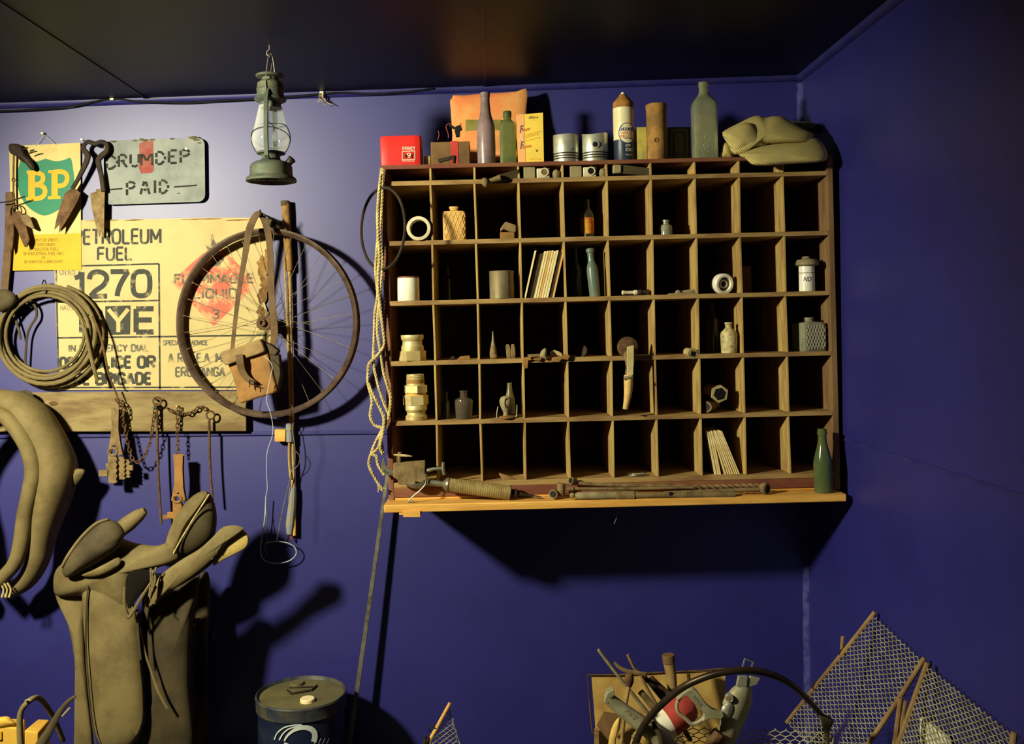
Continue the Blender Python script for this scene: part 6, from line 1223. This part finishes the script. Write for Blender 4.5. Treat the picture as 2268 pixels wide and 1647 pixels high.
m_cast = M('grey_cast_metal', (172, 166, 132), 0.5, 0.2, (140, 134, 100), 14, 0.1)
r = thing('shearing_handpiece', 'grey metal shearing handpiece barrel with raised lettering lying in the basket', 'handpiece', P(1400, 1640, -1.0))
b = MB(); b.ptube([(1346, 1543), (1360, 1556), (1390, 1580), (1420, 1602), (1460, 1634), (1500, 1680)], [13, 14, 16, 18, 21, 22], -1.0, 20); b.obj('barrel', m_cast, r)
b = MB(); b.pprism([(1340, 1550), (1346, 1534), (1360, 1527), (1362, 1538), (1352, 1548), (1346, 1558)], -1.015, .03); b.obj('lip', m_cast, r, .001)
b = MB(); yy = -.80 - 19 * S(-.8); ux, uy = .79, .61
b.text('WARCO', lambda u, v: P(1376 + u * 32 * ux + (1 - v) * -9 * uy + 6, 1570 + u * 32 * uy + (1 - v) * 9 * ux - 4, -1.0 - (17.5 + u) * S(-1.0)), off=.02); b.obj('raised_lettering', M('pale_metal_letter', (176, 170, 136), .4, .3), r)
r = thing('trigger_handle', 'grey cast metal handle with a long oval finger loop in the basket', 'handle', P(1560, 1610, -.97))
Yg = -.97
b = MB(); b.ptube([(1510, 1540), (1500, 1556), (1502, 1576), (1520, 1592), (1532, 1602), (1545, 1600), (1560, 1590)], [4, 4, 4, 4.5, 4.5, 4.5, 4], Yg, 10); b.obj('finger_loop', m_cast, r)
b = MB(); b.pprism(spl([(1500, 1552), (1512, 1536), (1534, 1526), (1548, 1536), (1562, 1556), (1580, 1572), (1602, 1580), (1598, 1592), (1582, 1590), (1566, 1594), (1556, 1598), (1560, 1588), (1558, 1578), (1540, 1560), (1524, 1542), (1514, 1544)], 3, True), Yg - .008, .02); b.obj('grip', m_cast, r, .003)
b = MB(); b.text('WARCO', lambda u, v: P(1536 + u * 26 * .72 + (1 - v) * -6, 1540 + u * 34 * .72 + (1 - v) * 5 - 4, Yg - .0095), off=.02); b.obj('raised_lettering', M('pale_metal_letter', (176, 170, 136), .4, .3), r)
r = thing('red_canister', 'red and white rounded canister lying under the finger loop handle in the basket', 'canister', P(1490, 1640, -.93))
pa_, pb_ = P(1446, 1606, -.74), P(1530, 1588, -.70); ad = V((.86, .25, .42)).normalized(); k_ = S(-.93); c_ = P(1484, 1592, -.92)
MB().lathe(c_, [(-8 * k_, 36 * k_), (24 * k_, 36 * k_), (44 * k_, 32 * k_), (60 * k_, 22 * k_), (66 * k_, 4 * k_)], ad, 32).obj('red_body', M('worn_red', (182, 72, 60), .6, 0, (150, 60, 52), 9), r)
MB().lathe(c_, [(-34 * k_, 32 * k_), (-32 * k_, 35.5 * k_), (-8 * k_, 35.8 * k_)], ad, 32).obj('white_band', m_white, r)
r = thing('cutter_handpiece', 'grey green shearing handpiece with a round screw and bright comb sticking up in the basket', 'handpiece', P(1620, 1640, -.92))
Yh = -.92
b = MB(); b.puff([(1640, 1512), (1656, 1513), (1665, 1526), (1666, 1552), (1656, 1585), (1640, 1618), (1622, 1652), (1592, 1656), (1586, 1630), (1594, 1604), (1594, 1582), (1602, 1550), (1620, 1524)], Yh, .032, 6, flatp=.45); b.obj('body', m_cast, r)
b = MB(); q = P(1615, 1545, Yh - .031); ad = V((-.15, -.95, .1)).normalized(); b.lathe(q, [(-.012, .0105), (.004, .0105), (.006, .009), (.005, .007)], ad, 20); b.obj('screw_boss', m_alu, r)
b = MB(); b.lathe(q, [(.0045, .0072), (.0062, .0068)], ad, 18); b.obj('screw', m_dustiron, r)
b = MB(); b.pprism([(1636, 1498), (1656, 1498), (1654, 1520), (1640, 1524), (1632, 1520)], Yh - .018, .012); b.pprism([(1662, 1498), (1684, 1502), (1676, 1516), (1656, 1522), (1654, 1514)], Yh - .014, .012); b.obj('cutter_fork', m_alu, r, .001)
b = MB(); b.tube([P(x, y, Yh - .012) for x, y in ((1643, 1482), (1650, 1458), (1668, 1466), (1661, 1490))], .003, 5, True); b.obj('square_link', m_bright, r)
b = MB(); b.puff([(1602, 1560), (1618, 1552), (1624, 1566), (1614, 1590), (1596, 1578)], Yh - .028, .012, 3); b.obj('bright_plate', m_alu, r)
rod('rusty_pipe', 'rusty flaking pipe end below the grey green handpiece in the basket', 'pipe', [(1596, 1622), (1582, 1648), (1560, 1700)], [17, 19, 19], m_rust, -.95)
r = thing('yellow_toolhead', 'pale yellow worn block with a dark strap in the basket beside the handpiece barrel', 'block', P(1360, 1660, -.95))
b = MB(); b.puff([(1372, 1588), (1358, 1604), (1348, 1640), (1346, 1690), (1366, 1690), (1364, 1640), (1374, 1610)], -.97, .012); b.obj('strap', m_tin, r)
b = MB(); b.puff([(1398, 1630), (1420, 1612), (1445, 1606), (1452, 1640), (1446, 1690), (1392, 1690)], -.95, .03); b.obj('block', M('yellow_bone', (196, 160, 82), .6, 0, (160, 120, 60), 10), r)
rod('leather_tie', 'dark leather tie hanging in front of the red canister in the basket', 'strap', [(1446, 1598), (1452, 1612), (1462, 1630), (1466, 1680)], [4, 5.5, 6, 5], m_leatherd, -1.03, flat=.5)
# ================================================================ by the saddle: block and hooped handle
YK = -.62
m_yblock = M('yellow_block', (212, 168, 66), 0.7, 0, (196, 140, 56), 5, 0.15)
r = thing('yellow_carton', 'crumpled yellow carton behind a bent grey tube at the edge beside the saddle', 'carton', P(40, 1690, YK))
b = MB(); b.hexa([P(-30, 1730, YK - .04), P(52, 1730, YK - .04), P(52, 1612, YK - .05), P(-30, 1606, YK - .04)], [P(-30, 1730, YK + .1), P(58, 1730, YK + .1), P(56, 1592, YK + .06), P(-30, 1588, YK + .06)]); b.obj('body', m_yblock, r, .004)
b = MB(); b.puff([(-20, 1592), (0, 1587), (18, 1586), (28, 1594), (36, 1604), (20, 1612), (-20, 1614)], YK - .03, .025, 4); b.obj('crumpled_top', m_yblock, r)
b = MB(); b.pbox(-30, 1620, 3, 1638, YK - .05, YK - .045); b.obj('bright_label', m_syel, r)
r = thing('orange_block', 'orange tan block with a slanting top face beside the bent grey tube', 'block', P(85, 1690, YK))
b = MB(); b.hexa([P(55, 1740, YK - .06), P(82, 1740, YK - .06), P(84, 1622, YK - .06), P(54, 1617, YK - .06)], [P(62, 1740, YK + .06), P(112, 1740, YK + .06), P(110, 1593, YK + .06), P(84, 1592, YK + .06)]); b.obj('body', m_yblock, r, .003)
r = thing('bent_tube', 'bent grey tube handle arching over the yellow carton beside the saddle', 'tube', P(48, 1690, YK - .12))
b = MB(); b.ptube([(47, 1720), (46, 1660), (44, 1620), (44, 1590), (48, 1572), (60, 1556), (76, 1545, .02), (90, 1548, .06), (108, 1570, .12), (124, 1600, .16), (140, 1640, .2)], [6.8, 6.6, 6, 5.8, 6], YK - .13, 12); b.obj('tube', m_leather, r)
b = MB(); b.ptube([(56, 1552), (62, 1549), (68, 1551)], 2.4, YK - .14, 6); b.obj('tab', m_stone, r)
r = thing('grey_strap', 'dusty grey strap slanting up towards the saddle skirt', 'strap', P(90, 1690, YK - .14))
b = MB(); b.ptube([(70, 1700), (86, 1655), (108, 1620), (130, 1580), (148, 1556), (167, 1541)], [13, 11, 9, 6.5, 5, 3], YK - .14, 8, flat=.4); b.obj('strap', m_leatherd, r)
b = MB(); b.ptube([(138, 1586), (146, 1577), (155, 1567)], 2.6, YK - .15, 6, flat=.6); b.obj('keeper', m_stone, r)
# ================================================================ sub-parts, and labels of parts that look different
def base_name(o): return o.name.split('.')[0]
SUB = {'fuel_sign': {'lettering': 'shield', 'small_lettering': 'yellow_band', 'faded_lettering': 'card'},
       'stencilled_plate': {'stencilled_lettering': 'plate', 'rust_flakes': 'plate', 'red_patch': 'plate'},
       'petroleum_fuel_sign': {'diamond_lettering': 'red_diamond', 'flame': 'red_diamond', 'reversed_letter': 'dark_square'},
       'saddle_bag': {'buckle': 'buckle_strap', 'flap_side': 'flap', 'gusset': 'pouch'},
       'hurricane_lantern': {'globe_guard': 'glass_globe', 'base_rings': 'fuel_tank', 'filler_cap': 'fuel_tank', 'top_cap': 'chimney_hood'},
       'lantern_battery': {'lettering': 'case', 'black_marks': 'case', 'terminal': 'case'},
       'wooden_box': {'red_tape': 'case', 'metal_bar': 'case'},
       'filter_box': {'blue_initials': 'pink_stripe', 'cream_initial': 'pink_stripe', 'red_lettering': 'carton', 'black_lettering': 'carton', 'orange_lettering': 'carton'},
       'piston': {'pin_hole': 'pin_boss', 'slot': 'body'}, 'spray_can': {'navy_lettering': 'label_disc', 'orange_lettering': 'label_disc', 'white_lettering': 'navy_band', 'nozzle': 'rusty_shoulder'},
       'framed_box': {'raised_frame': 'case'}, 'orange_bag': {'green_panel': 'body', 'faded_print': 'body'}, 'bearing_bracket': {'bore': 'eye', 'eye': 'flange'},
       'lidded_insulator': {'printed_mark': 'body', 'band': 'body'}, 'grey_tin': {'seam': 'body'}, 'quilted_bottle': {'lattice': 'body'}, 'cut_glass_decanter': {'cut_pattern': 'body'},
       'fencing_gauge': {'graduations': 'curved_arm', 'spike': 'post'}, 'stock_saddle': {'cantle_seam': 'cantle_roll', 'pad_piping': 'knee_pad', 'flap_edge': 'flap', 'flap_binding': 'flap'},
       'steel_drum': {'bung_cap': 'lid', 'bung': 'lid', 'folded_handle': 'lid', 'emblem': 'shell'}, 'shearing_handpiece': {'raised_lettering': 'barrel', 'lip': 'barrel'},
       'trigger_handle': {'raised_lettering': 'grip'}, 'cutter_handpiece': {'screw': 'screw_boss', 'square_link': 'cutter_fork'}, 'wire_basket': {'handle_fork': 'hoop_handle'}}
PART_LABEL = {('spray_can', 'nozzle'): 'white nozzle', ('spray_can', 'navy_band'): 'navy lower band', ('wooden_box', 'red_tape'): 'red tape', ('wooden_box', 'switch'): 'black switch',
              ('red_canister', 'white_band'): 'white band', ('filter_box', 'pink_stripe'): 'pink stripe', ('fuel_sign', 'shield'): 'green shield', ('fuel_sign', 'yellow_band'): 'yellow band',
              ('petroleum_fuel_sign', 'red_diamond'): 'worn red diamond', ('saddle_bag', 'pouch'): 'orange tan pouch', ('stock_saddle', 'wing_lining'): 'pale lining', ('steel_drum', 'emblem'): 'white swoosh emblem',
              ('steel_drum', 'bung_cap'): 'bright round cap', ('tall_coupling', 'orange_seal'): 'orange band', ('horn_lever', 'pale_blade'): 'pale blade', ('wrapped_pole', 'blue_band'): 'faded blue band', ('white_pot', 'rim'): 'dark red rim'}
for root in [o for o in C.objects if o.parent is None and 'label' in o.keys()]:
    rb = base_name(root); kids = [c for c in C.objects if c.parent is root]
    first = {}
    for c in kids: first.setdefault(base_name(c), c)
    for c in kids:
        n = base_name(c)
        if (rb, n) in PART_LABEL: c['label'] = PART_LABEL[(rb, n)]
    m_ = SUB.get(rb, {})
    for c in kids:
        t = m_.get(base_name(c))
        if t in first and m_.get(t) is None: c.parent = first[t]
